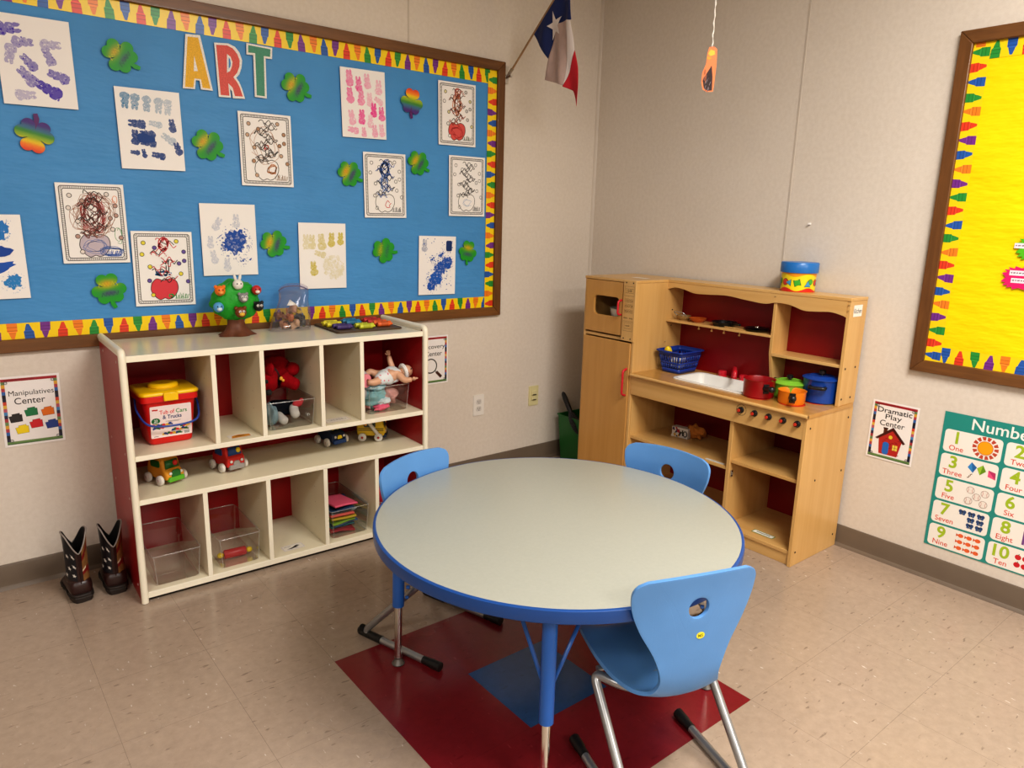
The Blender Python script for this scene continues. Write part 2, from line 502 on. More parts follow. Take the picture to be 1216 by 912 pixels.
# ================================================================== BULLETIN BOARDS
m_oak = mat_wood('oak_frame', '#5b3a1d', '#85592f', (6, 60, 60), .4)
m_oak_v = mat_wood('oak_frame_upright', '#553519', '#7d522a', (60, 6, 60), .4)
CR = {'P': '#7a3591', 'R': '#e2452b', 'O': '#f0862a', 'G': '#2f9440', 'B': '#2b5fae', 'Y': '#f7d417'}
SEQ = 'PROGBRGPOB'
def crayon(A, f, u, h, c, flip, w, lean):
    """one crayon end across a strip of height h, at u along it"""
    col = lin(CR[c]); dk = tuple(x*.62 for x in col); lt = tuple(min(1, x*1.18+.01) for x in col)
    def q(P, cc):
        out = [((u + a*w + lean*b*h*.25), (h*(1-b) if flip else h*b)) for a, b in P]
        A.poly([f(a, b) for a, b in out], cc)
    q([(-.5, 0), (.5, 0), (.49, .48), (-.49, .48)], col)
    q([(-.49, .48), (.49, .48), (.34, .57), (-.34, .57)], lt)
    q([(-.34, .57), (.34, .57), (.31, .66), (-.31, .66)], col)
    q([(-.31, .66), (.31, .66), (.13, .93), (-.13, .93)], col)
    q([(-.497, .22), (.497, .22), (.496, .26), (-.496, .26)], dk)
    q([(-.49, .42), (.49, .42), (.49, .46), (-.49, .46)], dk)
    q([(-.34, .57), (.34, .57), (.33, .595), (-.33, .595)], dk)
def strip(name, parent, L, h, f, pitch, off, m, start=0):
    A = Art(.00012)
    A.poly([f(0, 0), f(L, 0), f(L, h), f(0, h)], CR['Y'])
    k = start; u = off
    rnd = random.Random(k+len(name)+int(L*100))
    while u < L:
        if u > pitch*.35 and u < L-pitch*.35:
            crayon(A, f, u, h, SEQ[k % 10], k % 2 == 0, pitch*.62, rnd.choice((-.25, 0, .25)))
        k += 1; u += pitch
    return A.build(name, parent, m)
def board(label, loc, rot, W_, H_, fr, paper, bw, pitch, extra_seam, k0, bl=None):
    t = thing('bulletin_board', label, 'bulletin board', loc, rot)
    M().box((.01, .01, 0), (W_-.01, H_-.01, .008)).build('backing_paper', paper, t, smooth=0)
    rails = [([(0,0),(W_,0),(W_-fr,fr),(fr,fr)], m_oak), ([(0,H_),(fr,H_-fr),(W_-fr,H_-fr),(W_,H_)], m_oak),
             ([(0,0),(fr,fr),(fr,H_-fr),(0,H_)], m_oak_v), ([(W_,0),(W_,H_),(W_-fr,H_-fr),(W_-fr,fr)], m_oak_v)]
    for P, m in rails:
        M().prism(P, 0, .024, lambda a, b, t_: (a, b, t_)).build('frame_rail', m, t, bevel=.003)
    mp = mat_art('border_paper', .32, .5)
    i0, i1, j0, j1 = fr-.004, W_-fr+.004, fr-.004, H_-fr+.004
    wt, wb, wl, wr = bw
    strip('border_trim', t, i1-i0, wt, lambda u, v: (i0+u, j1-wt+v), pitch, pitch*.5, mp, k0[0]).location.z = .0095
    strip('border_trim', t, i1-i0, wb, lambda u, v: (i0+u, j0+v), pitch, pitch*.5, mp, k0[1]).location.z = .0100
    strip('border_trim', t, j1-j0-wt*.3, wl, lambda u, v: (i0+v, j0+u), pitch, pitch*.5, mp, k0[2]).location.z = .0113
    strip('border_trim', t, j1-j0-wt*.3, wr, lambda u, v: (i1-v, j0+u), pitch, pitch*.5, mp, k0[3]).location.z = .0113
    return t
def mat_butcher(name, c, b1):
    N = NT(name); b = N.bsdf(lin(c), .5, spec=.3)
    v = N.coord(); nz = N.noise(v, 3.2, 4, .55)
    N.l(N.ramp(nz.outputs['Fac'], [(.3, tuple(x*.93 for x in lin(c))), (.7, tuple(min(1, x*1.05) for x in lin(c)))]), b.inputs['Base Color'])
    N.bump(b, N.noise(N.coord((1.6, 4.5, 1)), 1.7, 4, .6).outputs['Fac'], b1, .02); return N.m
BLX0 = -3.165; BLX1 = -.680
board('wide oak framed bulletin board covered in blue paper on the left wall', (BLX0, 0, .884), ROT_L, BLX1-BLX0, 1.266, .046,
      mat_butcher('blue_butcher_paper', '#5095cf', .5), (.068, .060, .055, .058), .0503, 0, (0, 3, 5, 1))
board('oak framed bulletin board covered in yellow paper on the right wall', (0, -1.860, .8414), ROT_R, 1.25, 1.2555, .047,
      mat_butcher('yellow_butcher_paper', '#f3d800', .8), (.062, .062, .060, .06), .0503, 0, (2, 3, 4, 6))

# ================================================================== WALL ART
WHITE = '#f3efec'
def sheet(name, label, cat, cx, cz, w, h, draw, group=None, off=.0165, tilt=0, m=None, white=WHITE):
    A = Art(); A.rect(-w/2, -h/2, w/2, h/2, white)
    draw(A, w, h)
    o = A.build(name, None, m or mat_art('drawing_paper', .5, .35))
    tag(o, label, cat, group)
    o.location = (cx, -off, cz); o.rotation_euler = (R(90), R(0), 0)
    o.rotation_euler = Euler((R(90), 0, 0)).to_matrix().to_4x4().to_euler() if not tilt else (Matrix.Rotation(R(90), 4, 'X') @ Matrix.Rotation(tilt, 4, 'Z')).to_euler()
    return o
def blobpoly(rnd, cx, cy, r, n=14, jag=.25, ry=None, a=0):
    P = []
    for i in range(n):
        t = 2*PI*i/n; k = 1 + rnd.uniform(-jag, jag)
        P.append((math.cos(t)*r*k, math.sin(t)*(ry or r)*k))
    return rotp(P, cx, cy, a)
def mixc(a, b, t): a = lin(a); b = lin(b); return tuple(x*(1-t)+y*t for x, y in zip(a, b))
def bunny(A, rnd, cx, cy, s, a, col, wet, paper=WHITE):
    """sponge print of a bunny: two lobes and two ears, speckled where the paint is thin"""
    base = mixc(paper, col, min(1, .22+.72*wet)); c_, s_ = math.cos(a), math.sin(a)
    z = A.z()
    for ox, oy, rx, ry in ((0, -.26, .31, .28), (0, .12, .25, .21), (-.12, .40, .09, .17), (.13, .40, .09, .16)):
        A.poly(blobpoly(rnd, cx+(ox*c_-oy*s_)*s, cy+(ox*s_+oy*c_)*s, rx*s, 16, .12, ry*s, a), base, A.z())
    for k in range(44):
        oy = rnd.uniform(-.48, .5); ww = .26 if oy < 0 else (.21 if oy < .27 else .15); ox = rnd.uniform(-ww, ww)
        t = min(1, max(.05, wet + rnd.uniform(-.32, .34)))
        A.poly(blobpoly(rnd, cx+(ox*c_-oy*s_)*s, cy+(ox*s_+oy*c_)*s, rnd.uniform(.018, .055)*s, 7, .4), mixc(paper, col, t))
def splat(A, rnd, cx, cy, r, col, n=150, core=.8, paper=WHITE):
    A.poly(blobpoly(rnd, cx, cy, r*core*.95, 26, .25), col); A.poly(blobpoly(rnd, cx+r*.3, cy+r*.3, r*core*.7, 22, .3), col); A.poly(blobpoly(rnd, cx-r*.35, cy-r*.1, r*core*.6, 22, .3), col)
    for k in range(n):
        d = r*math.sqrt(rnd.random())*1.35; t = rnd.uniform(0, 2*PI)
        A.poly(blobpoly(rnd, cx+d*math.cos(t), cy+d*math.sin(t), rnd.uniform(.02, .14)*r*(1.1-d/r*.6), 8, .45), mixc(paper, col, rnd.uniform(.55, 1)))

def d_purple(A, w, h):
    r = random.Random(1); c = '#4d34b0'
    for x, y, s, a, wt in ((-.075,.095,.075,-1.4,.75),(-.035,.058,.058,-1.5,.5),(.045,.06,.058,-1.5,.3),(-.073,.018,.06,2.9,.35),(-.022,-.005,.055,.7,.65),(.037,.02,.055,.4,.5),(.06,-.04,.062,1.2,.7),(-.03,-.05,.066,.75,.6),(.028,-.085,.072,1.1,.95),(-.045,-.108,.058,-1.5,.22)):
        bunny(A, r, x, y, s*.98, a, c, min(1, wt+.06))
sheet('bunny_painting', 'white paper of purple bunny sponge prints at the upper left of blue board', 'painting', -2.6816, 1.8628, .2155, .282, d_purple, tilt=.012)
def d_blue(A, w, h):
    r = random.Random(2); lt = '#2f7fae'; dk = '#123f86'
    for i, x in enumerate((-.078,-.046,-.006,.034,.066)): bunny(A, r, x, .098-.003*i, .052, 3.05, lt, .75-.13*i)
    for x, y, s, a, wt, c in ((-.045,.018,.055,1.5,1,dk),(.018,.022,.042,1.4,.3,lt),(.076,.02,.045,.1,.95,dk),(-.055,-.03,.05,0,1,dk),(-.012,-.016,.05,1.5,1,dk),(-.012,-.046,.05,1.5,1,dk),(.06,-.028,.05,1,.3,lt),(.09,-.062,.045,.3,1,dk),(-.06,-.083,.03,1.5,1,dk),(-.03,-.085,.03,.2,1,dk),(.02,-.09,.045,1.4,1,dk)):
        bunny(A, r, x, y, s, a, c, wt)
    A.poly(blobpoly(r, -.02, -.031, .03, 14, .3, .018), dk)
sheet('bunny_painting', 'white paper of pale and dark blue bunny prints left of the word ART', 'painting', -2.3429, 1.6765, .22, .283, d_blue, tilt=.012)
def d_pink(A, w, h):
    r = random.Random(3); c = '#ee3f9b'
    for x, y, s, a, wt in ((-.065,.1,.062,.1,.6),(-.022,.08,.058,.1,.75),(.02,.095,.058,.1,.35),(-.065,.03,.06,.1,.65),(-.012,.024,.058,0,.6),(.03,.02,.055,.1,.25),(.075,.075,.058,0,.3),(.075,.018,.045,1,.25),(.048,-.022,.056,0,.95),(.087,-.035,.056,.1,.8),(-.06,-.06,.058,.2,.35),(-.012,-.055,.058,0,.85),(.03,-.07,.05,0,.2),(-.055,-.112,.05,1.4,.45),(-.004,-.118,.04,.1,.4),(.05,-.11,.05,.1,.4),(.085,-.105,.05,.1,.3)):
        bunny(A, r, x, y, s, a, c, wt)
sheet('bunny_painting', 'white paper covered in rows of pink bunny prints', 'painting', -1.465, 1.8654, .2155, .285, d_pink, tilt=.02)
def d_yel(A, w, h):
    r = random.Random(4); c = '#c9b722'
    for x, y, s, a, wt in ((-.075,.06,.06,.1,.22),(-.05,.06,.058,0,.4),(-.005,.06,.066,.1,.5),(.042,.07,.058,0,.8),(.085,.075,.052,0,.85),(-.012,.008,.05,1.3,.4),(-.045,-.055,.06,.1,.75)): bunny(A, r, x, y, s, a, c, wt)
    for k in range(200):
        d = .05*math.sqrt(r.random()); t = r.uniform(0, 6.28)
        A.poly(blobpoly(r, .05+d*math.cos(t), -.05+d*math.sin(t), r.uniform(.002, .008), 7, .5), mixc(WHITE, c, r.uniform(.15, .4)))
sheet('bunny_painting', 'white paper of faint yellow bunny prints above the clear bag', 'painting', -1.6787, 1.2076, .22, .285, d_yel, tilt=-.008)
def d_splash(A, w, h):
    r = random.Random(5); dk = '#1b4fa6'; lt = '#6d86b8'
    splat(A, r, .02, -.012, .056, dk, 190)
    for x, y, s, a in ((-.045,.062,.05,-.5),(.03,.075,.05,0),(-.075,-.01,.045,0),(-.065,-.068,.05,.2),(-.015,-.1,.05,0)): bunny(A, r, x, y, s, a, lt, .18)
    splat(A, r, .05, -.085, .022, dk, 40, .2); splat(A, r, .08, -.08, .012, dk, 20, .3)
sheet('splash_painting', 'white paper with a dark blue paint splash behind the toy tree', 'painting', -2.0804, 1.2766, .219, .284, d_splash, tilt=.002)
def d_leftb(A, w, h):
    r = random.Random(6); c1 = '#2a7dc6'; c2 = '#1747a0'
    splat(A, r, .035, .09, .04, c1, 60); splat(A, r, .01, .055, .03, c2, 30); A.poly(blobpoly(r, .02, .018, .05, 18, .15, .02, .1), c2)
    A.poly(blobpoly(r, .02, -.04, .055, 20, .2, .018, .35), '#1e57b4'); A.poly(blobpoly(r, -.03, -.06, .03, 16, .3), '#1e57b4')
    splat(A, r, .062, -.085, .03, '#2d86c9', 60); splat(A, r, -.06, -.05, .04, c2, 60); splat(A, r, -.06, .07, .03, c1, 60)
sheet('splash_painting', 'white paper of bright blue paint patches at the far left of board', 'painting', -2.889, 1.216, .216, .286, d_leftb, tilt=.01)
def d_bscr(A, w, h):
    r = random.Random(7); c = '#1d57b0'
    splat(A, r, .02, -.01, .045, c, 120); splat(A, r, -.01, -.065, .043, '#1f5fb9', 120); splat(A, r, -.035, -.1, .03, c, 60); splat(A, r, .055, .01, .037, c, 70); splat(A, r, .02, .05, .03, c, 70, .3); splat(A, r, -.03, .03, .025, c, 50, .25)
    A.poly(rrect(.05, .07, .085, .122, .009), '#17366f'); bunny(A, r, -.075, .095, .055, 0, '#3b5b95', .35)
    for k in range(60): A.poly(blobpoly(r, r.uniform(-.08,.09), r.uniform(-.12,.13), r.uniform(.001,.004), 6, .4), c)
sheet('splash_painting', 'white paper with blue paint scribble and a dark navy print near the right frame', 'painting', -1.0779, 1.1543, .215, .286, d_bscr, tilt=-.015)

# ---- colouring sheets: page border, dots, apple; the central figure is not redrawn
def coloring(seed, dots, apple, hat, grass, marks, figure):
    def d(A, w, h):
        r = random.Random(seed); ink = '#2a2724'
        for i in (.010, .019):
            A.stroke(rrect(-w/2+i, -h/2+i, w/2-i, h/2-i, .008), .0022, ink, closed=True)
        for k in range(40):
            x = -w/2+.016+(w-.032)*k/39
            for y in (h/2-.0145, -h/2+.0145): A.stroke([(x, y-.004), (x+.001, y+.004)], .0014, ink)
        for k in range(52):
            y = -h/2+.016+(h-.032)*k/51
            for x in (w/2-.0145, -w/2+.0145): A.stroke([(x-.004, y), (x+.004, y+.001)], .0014, ink)
        # apple with a leaf and a tuft of grass
        ap = [(-.048,-.055),(-.03,-.038),(-.005,-.045),(.02,-.038),(.042,-.05),(.046,-.08),(.03,-.108),(.01,-.118),(-.004,-.113),(-.022,-.119),(-.042,-.102),(-.052,-.08)]
        ap = [(p.x, p.y) for p in bez([(x, y, 0) for x, y in ap+[ap[0]]], 4)][:-1]
        if apple: A.poly(ap, apple)
        A.stroke(ap, .0025, ink, closed=True)
        # scribbled crayon inside the page, as the child coloured it
        for (c, cx, cy, rx, ry, n, wd) in marks:
            P = []
            a = r.uniform(0, 6)
            for k in range(n):
                a += r.uniform(.5, 1.1); q = r.uniform(.45, 1)
                P.append((max(-w/2+.02, min(w/2-.02, cx+rx*q*math.cos(a))), max(-h/2+.022, min(h/2-.02, cy+ry*q*math.sin(a)))))
            P = [(p.x, p.y) for p in bez([(x, y, 0) for x, y in P], 3)]
            A.stroke(P, wd, c)
        # upright cluster of dark pencil curls above the apple
        for k in range(figure+8):
            y = .108 - .152*k/max(1, figure+7); x0 = .022*math.sin(k*.9)
            P = [(x0-.026+.052*i/8+r.uniform(-.003,.003), y+.008*math.sin(i*1.3+k)+r.uniform(-.003,.003)) for i in range(9)]
            A.stroke([(p.x, p.y) for p in bez([(x, y_, 0) for x, y_ in P], 3)], .0028, hat[k % len(hat)])
        for k, (x, y) in enumerate(((-.068,.098),(-.03,.08),(.05,.105),(.075,.065),(-.075,.055),(.055,.02),(-.05,.008),(-.055,-.045),(.06,-.02),(.085,-.05),(-.045,-.1),(.075,.03))):
            P = circ(x, y, .0075, 14)
            if dots: A.poly(P, dots[k % len(dots)])
            A.stroke(P, .0020, ink, closed=True)
        for k in range(16):
            x = .035+.045*k/15; A.stroke([(x, -.118), (x+r.uniform(-.006,.008), -.098+r.uniform(-.006,.004))], .0016, grass)
    return d
CS = [
 ('colouring sheet with orange brown scribbles and brown dots below the word ART', -1.910, 1.6377, .2165, .285, .008,
   coloring(11, ['#c9a78d','#b48a6b'], None, ['#2a2724','#3a332e','#6b5c52'], '#8d6a4c', [('#b9896a',0,.02,.07,.08,26,.0016),('#c07a45',.02,-.075,.025,.022,30,.003),('#cf4a3c',.0,.012,.012,.015,14,.004)], 13)),
 ('colouring sheet with orange red marks and a red apple in top right corner', -.9662, 1.8736, .217, .288, .012,
   coloring(12, ['#d9cfa0','#efe9e4','#cfc9c4'], '#d85a55', ['#2a2724','#b05a46','#8a4636'], '#4d5a4a', [('#d98a5e',0,.045,.028,.06,40,.004),('#c4523f',.0,.1,.02,.022,24,.003),('#c23a3a',0,-.08,.04,.03,24,.003)], 13)),
 ('colouring sheet with blue crayon column and red streak on apple, right of centre', -1.3635, 1.5232, .217, .287, .012,
   coloring(13, None, None, ['#20355f','#2a2724','#2f5fb0'], '#6b6b6b', [('#2f63b4',0,.075,.028,.045,46,.004),('#5d83bf',-.005,.01,.025,.04,30,.003),('#c8393a',.01,-.085,.022,.02,8,.003)], 13)),
 ('nearly uncoloured black and white colouring sheet beside the right border', -.9033, 1.5407, .2175, .288, .004,
   coloring(14, None, None, ['#2a2724','#4a4744','#5c5854'], '#777777', [('#a8b6cf',0,-.08,.03,.025,14,.002)], 12)),
 ('colouring sheet scribbled all over in reddish brown and blue, left of centre', -2.561, 1.333, .2165, .282, .006,
   coloring(15, ['#e3d9d2','#b9968a'], '#c3b6c0', ['#2a2724','#5e4038','#7c4038'], '#3a5fb0', [('#a87860',0,.03,.08,.085,70,.0016),('#b04a46',0,.03,.045,.075,90,.0018),('#7a3a34',.0,.05,.03,.06,46,.002),('#4a6db4',.05,-.1,.045,.02,40,.002),('#5fa36a',.08,-.04,.015,.035,14,.0016),('#6f7fb4',0,-.08,.045,.03,34,.0016),('#e08a5a',.075,.09,.01,.02,10,.002)], 13)),
 ('neatly coloured sheet with a bright red apple above the left of the shelf', -2.3358, 1.1659, .217, .284, -.01,
   coloring(16, ['#e6d84a','#6b56a0'], '#d8414c', ['#c8323a','#2a2724','#c8323a','#efe9e4'], '#3f9148', [('#c8323a',.005,.092,.022,.03,30,.004),('#2f77b4',-.005,-.018,.034,.010,22,.005),('#2a2724',.012,.01,.008,.03,10,.004),('#4a9a4c',.02,-.105,.012,.008,14,.004)], 10)),
]
for lb, cx, cz, w, h, tl, fn in CS: sheet('coloring_sheet', lb, 'colouring sheet', cx, cz, w, h, fn, tilt=tl)

# ---- clover cut-outs
def clover_outline(n=96):
    cs = []
    for A0 in (90, 210, 330):
        for d in (-24, 24):
            a = R(A0+d); cs.append((.325*math.cos(a), .325*math.sin(a), .178))
    P = []
    for i in range(n):
        t = 2*PI*i/n; ux, uy = math.cos(t), math.sin(t); best = .16
        for x, y, r_ in cs:
            b = ux*x+uy*y; disc = r_*r_-(x*x+y*y-b*b)
            if disc > 0: best = max(best, b+math.sqrt(disc))
        P.append((ux*best, uy*best))
    return P
CLO = clover_outline()
def sm(t): t = max(0, min(1, t)); return t*t*(3-2*t)
def grad(stops):
    def f(t):
        t = max(0, min(1, t))
        for (p0, c0), (p1, c1) in zip(stops, stops[1:]):
            if t <= p1: return mixc(c0, c1, sm((t-p0)/(p1-p0+1e-9)))
        return lin(stops[-1][1])
    return f
RAIN = grad([(0, '#5b2369'), (.26, '#4a2d7e'), (.40, '#3f6f8f'), (.50, '#3f8a3a'), (.62, '#8fb02a'), (.74, '#e6c61e'), (.84, '#ee7a26'), (1, '#d93a2b')])
def clover(label, cx, cz, s, ang, rainbow, seed, hot=1.):
    """ang: direction of the stem (degrees, 0 = right, -90 = down)"""
    A = Art(.0003); r = random.Random(seed); rot = R(ang+90)
    def rp(P): return rotp(P, 0, 0, rot, s, s)
    inv = lambda x, y: ((x*math.cos(-rot)-y*math.sin(-rot))/s, (x*math.sin(-rot)+y*math.cos(-rot))/s)
    if rainbow:
        col = lambda x, y: RAIN((inv(x, y)[1]+.62)/1.1)
        stem = lin('#5b2369')
    else:
        def col(x, y):
            a, b = inv(x, y)
            g = lin('#1f9a2a')
            k = math.exp(-((a+.02)**2/.075+(b-.16)**2/.016))*hot
            g = mixc(g, '#cdb31e', min(.75, k*.85)); k2 = math.exp(-((a+.02)**2/.012+(b-.17)**2/.006))*hot
            g = mixc(g, '#e07a22', min(.6, k2*.5)); k3 = math.exp(-((a)**2/.05+(b+.13)**2/.007))*hot
            return mixc(g, '#4d3a78', min(.8, k3))
        stem = lin('#1f9a2a')
    A.poly(rp([(-.055,-.1),(.055,-.1),(.075,-.42),(.12,-.60),(.02,-.64),(-.05,-.5)]), stem)
    A.fan(rp(CLO), 0, 0, col, 7)
    if not rainbow:
        P = [(-.27+.54*k/12, .16+.05*(1 if k % 2 else -1)+r.uniform(-.04,.04)) for k in range(13)]
        A.stroke(rp(P), .016*s, '#d8cf2e')
        P = [(-.25+.5*k/9, -.16+.06*(1 if k % 2 else -1)) for k in range(10)]
        A.stroke(rp(P), .014*s, '#2a3050')
    o = A.build('clover_cutout', None, mat_art('foil_clover', .45, .4)); tag(o, label, 'clover', 'shamrock cut-outs on the blue board')
    o.location = (cx, -.017, cz); o.rotation_euler = ROT_L
G_ = 'green shamrock cut-out '
clover(G_+'between purple bunny painting and the letter A', -2.4249, 1.922, .116, -35, False, 1, .7)
clover('rainbow shamrock cut-out with purple end up, at the left edge under purple painting', -2.7128, 1.625, .116, 76, True, 2)
clover(G_+'under the letters A and R', -2.1425, 1.6408, .118, -38, False, 3)
clover(G_+'right of the letter T', -1.7764, 1.8975, .120, -30, False, 4)
clover('rainbow shamrock cut-out with purple end down, right of pink painting', -1.22, 1.9034, .117, -97, True, 5)
clover(G_+'with orange side, left of the blue-figured colouring sheet', -1.5421, 1.5672, .113, -30, False, 6, 1.3)
clover(G_+'right of the blue-figured colouring sheet, near board top right', -1.187, 1.6358, .114, -35, False, 7)
clover(G_+'between blue splash painting and yellow bunny painting', -1.8981, 1.2625, .114, -20, False, 8, 1.1)
clover('plain green shamrock cut-out right of yellow bunny painting', -1.3754, 1.2304, .117, -12, False, 9, .35)
clover('smallest green shamrock cut-out, beside the lower right border', -.8938, 1.2222, .110, -100, False, 10, .8)
clover(G_+'low on the board just left of the red apple sheet', -2.5328, 1.0953, .118, -82, False, 11)

# ---- ART letters
def letter(lb, outer, inner, holes, col, cat='letter'):
    cx = sum(p[0] for p in outer)/len(outer); cz = sum(p[1] for p in outer)/len(outer)
    A = Art(.0003); sh = lambda P: [(x-cx, y-cz) for x, y in P]
    A.poly(sh(outer), '#ece8e2'); 
    A.poly(sh(inner), col)
    r = random.Random(len(outer))
    c = lin(col)
    for P, cc in holes: A.poly(sh(P), cc)
    o = A.build('cutout_letter', None, mat_glitter()); tag(o, lb, cat, 'word ART on the board')
    o.location = (cx, -.016, cz); o.rotation_euler = ROT_L
def mat_glitter():
    if 'glitter' in _mc: return _mc['glitter']
    N = NT('glitter_card'); b = N.bsdf(rough=.5, spec=.4)
    at = N.n('ShaderNodeAttribute', attribute_name='Col'); nz = N.noise(N.coord(), 260, 3, .7)
    N.l(N.mix(.28, at.outputs['Color'], N.mix(1., at.outputs['Color'], N.ramp(nz.outputs['Fac'], [(.35, (.35,.35,.35)), (.65, (1.5,1.5,1.5))]), 'MULTIPLY')), b.inputs['Base Color'])
    _mc['glitter'] = N.m; return N.m
Ao=[(-2.1967, 2.0312), (-2.1438, 2.0353), (-2.109, 1.842), (-2.1537, 1.8417), (-2.1568, 1.873), (-2.1698, 1.8725), (-2.1752, 1.8402), (-2.2192, 1.8376)]
Ai=[(-2.1894, 2.0228), (-2.1513, 2.0251), (-2.1177, 1.8481), (-2.1471, 1.8485), (-2.1512, 1.8785), (-2.1746, 1.8782), (-2.1809, 1.8451), (-2.2108, 1.8437)]
Ah=[(-2.1702, 1.9594), (-2.1606, 1.9061), (-2.1756, 1.904)]
Ro=[(-2.0936, 2.0173), (-2.0402, 2.0226), (-2.0153, 2.0145), (-1.9993, 1.9969), (-1.9901, 1.97), (-1.9939, 1.9411), (-2.004, 1.9153), (-2.0169, 1.9014), (-2.0057, 1.8865), (-1.9962, 1.8631), (-1.9865, 1.8271), (-2.0343, 1.8237), (-2.037, 1.8499), (-2.0434, 1.8573), (-2.0415, 1.8249), (-2.0882, 1.8227)]
Ri=[(-2.0866, 2.0105), (-2.0448, 2.0147), (-2.0242, 2.0071), (-2.0083, 1.9895), (-1.9998, 1.9666), (-2.0024, 1.944), (-2.0123, 1.9203), (-2.0284, 1.9019), (-2.0144, 1.8854), (-2.0047, 1.8662), (-1.9948, 1.8344), (-2.0261, 1.8328), (-2.0329, 1.8627), (-2.049, 1.8769), (-2.0475, 1.8315), (-2.0806, 1.8305)]
Rh=[(-2.0476, 1.9836), (-2.0346, 1.9756), (-2.0285, 1.9564), (-2.0317, 1.9399), (-2.0399, 1.9226), (-2.0518, 1.9149)]
Rh2=[(-2.0419, 1.9725), (-2.0369, 1.9652), (-2.0352, 1.9514), (-2.0376, 1.939), (-2.0445, 1.93)]
To=[(-1.97, 2.0356), (-1.8667, 2.0335), (-1.8697, 1.9908), (-1.8959, 1.9899), (-1.8986, 1.8386), (-1.9471, 1.8392), (-1.9453, 1.9949), (-1.9724, 1.9929)]
Ti=[(-1.963, 2.0287), (-1.8747, 2.0269), (-1.8775, 1.998), (-1.9031, 1.9975), (-1.9064, 1.8457), (-1.9391, 1.846), (-1.9369, 2.0031), (-1.9646, 2.0014)]
letter('yellow glitter cut-out letter A with white edge', Ao, Ai, [(Ah, '#ece8e2')], '#e9b425')
letter('coral red glitter cut-out letter R with white edge', Ro, Ri, [(Rh, '#ece8e2'), (Rh2, '#3f87c7')], '#d9594f')
letter('green glitter cut-out letter T with white edge', To, Ti, [], '#4b9276')

# ---- centre signs
STRIPE = ['#23233f', '#1d1d2a', '#3a67a8', '#b0424e', '#d9a23a', '#6b8a5a', '#a8393f', '#2a2448', '#4a86b8', '#b85a6a', '#d9b04a', '#c9452f']
def sign_base(A, w, h):
    m = .008
    r = random.Random(5)
    for sx in (-1, 1):
        n = 18
        for k in range(n):
            y0 = -h/2+.018+(h-.034)*k/n; y1 = -h/2+.018+(h-.034)*(k+1)/n
            x0, x1 = sorted((sx*(w/2-m), sx*(w/2-m-.011)))
            A.rect(x0, y0, x1, y1, STRIPE[k % len(STRIPE)])
    A.rect(-w/2+m, h/2-m-.010, w/2-m, h/2-m, '#a32733'); A.rect(-w/2+m+.01, h/2-m-.008, -w/2+m+.1, h/2-m-.002, '#8c1f2a')
    A.rect(-w/2+m, -h/2+m, w/2-m, -h/2+m+.011, '#6f8f55'); A.rect(-w/2+m, -h/2+m, w/2-m, -h/2+m+.004, '#4b6f42')
    for x, y in ((-1,-1),(1,-1),(-1,1),(1,1)):
        for k in range(3): A.stroke(circ(x*(w/2-.022), y*(h/2-.022), .003+.0014*k, 10), .0008, '#555555', closed=True)
INK = '#1d1b1e'
def d_manip(A, w, h):
    sign_base(A, w, h)
    A.text('Manipulatives', .003, .058, .027, INK, .0, fit=.138); A.text('Center', -.004, .026, .034, INK, .004, fit=.094)
    for x, y, c in ((-.052,-.022,'#2c2a2c'),(-.004,-.004,'#1f7a4c'),(.047,-.008,'#e2741f'),(-.036,-.066,'#f0d422'),(.008,-.05,'#cf2430'),(.056,-.058,'#22408a')):
        P = [(-.018,-.016),(.018,-.018),(.020,.008),(.014,.008),(.014,.014),(-.010,.014),(-.010,.008),(-.020,.008)]
        P = rotp(P, x, y, .12); A.poly(P, c); A.stroke(P, .0008, INK, closed=True)
def d_drama(A, w, h):
    sign_base(A, w, h)
    A.text('Dramatic', 0, .078, .031, INK, .004, fit=.138); A.text('Play', -.002, .052, .03, INK, .004, fit=.066); A.text('Center', -.004, .022, .033, INK, .004, fit=.1)
    A.poly([(-.034,.012),(-.019,.012),(-.019,-.03),(-.034,-.03)], '#5a2c20'); A.rect(-.036,.009,-.017,.015, '#3a1c18')
    A.poly([(-.042,-.1),(.032,-.1),(.045,-.03),(.004,.014),(-.05,-.03)], '#b62e2a')
    for k in range(16):
        r = random.Random(k); x = r.uniform(-.038,.03); y = r.uniform(-.095,-.03); A.rect(x, y, x+.01, y+.003, '#8e211f')
    A.poly([(.004,.022),(.058,-.036),(.05,-.042),(.003,.006),(-.055,-.04),(-.064,-.036)], '#4a1a18')
    A.poly(rrect(-.03,-.1,-.004,-.046,.011), '#2f6fc0'); A.poly(circ(-.002,-.022,.008), '#e0c33a'); A.rect(.01,-.075,.03,-.052, '#e8cf5a')
    A.rect(.0192,-.075,.0208,-.052, '#7a4a20'); A.rect(.01,-.0642,.03,-.0628, '#7a4a20')
def d_disc(A, w, h):
    sign_base(A, w, h)
    A.text('Discovery', .0, .06, .030, INK, .004, fit=.148); A.text('Center', .006, .022, .034, INK, .004, fit=.1)
    A.stroke(circ(-.012, -.03, .036, 30), .006, '#222222', closed=True); A.stroke([(.014,-.056),(.022,-.064)], .006, '#8a8a8a'); A.stroke([(.022,-.062),(.052,-.092)], .015, '#4a2620')
m_lam = mat_art('laminated_sign', .3, .5)
sheet('center_sign', 'white sign reading Manipulatives Center with coloured blocks, left of the shelf', 'sign', -2.8165, .6665, .187, .258, d_manip, off=.002, m=m_lam, tilt=-.012, white='#f1ece9')
sheet('center_sign', 'white sign reading Discovery Center with magnifying glass, half behind the shelf', 'sign', -1.0955, .675, .187, .251, d_disc, off=.002, m=m_lam, white='#f1ece9')
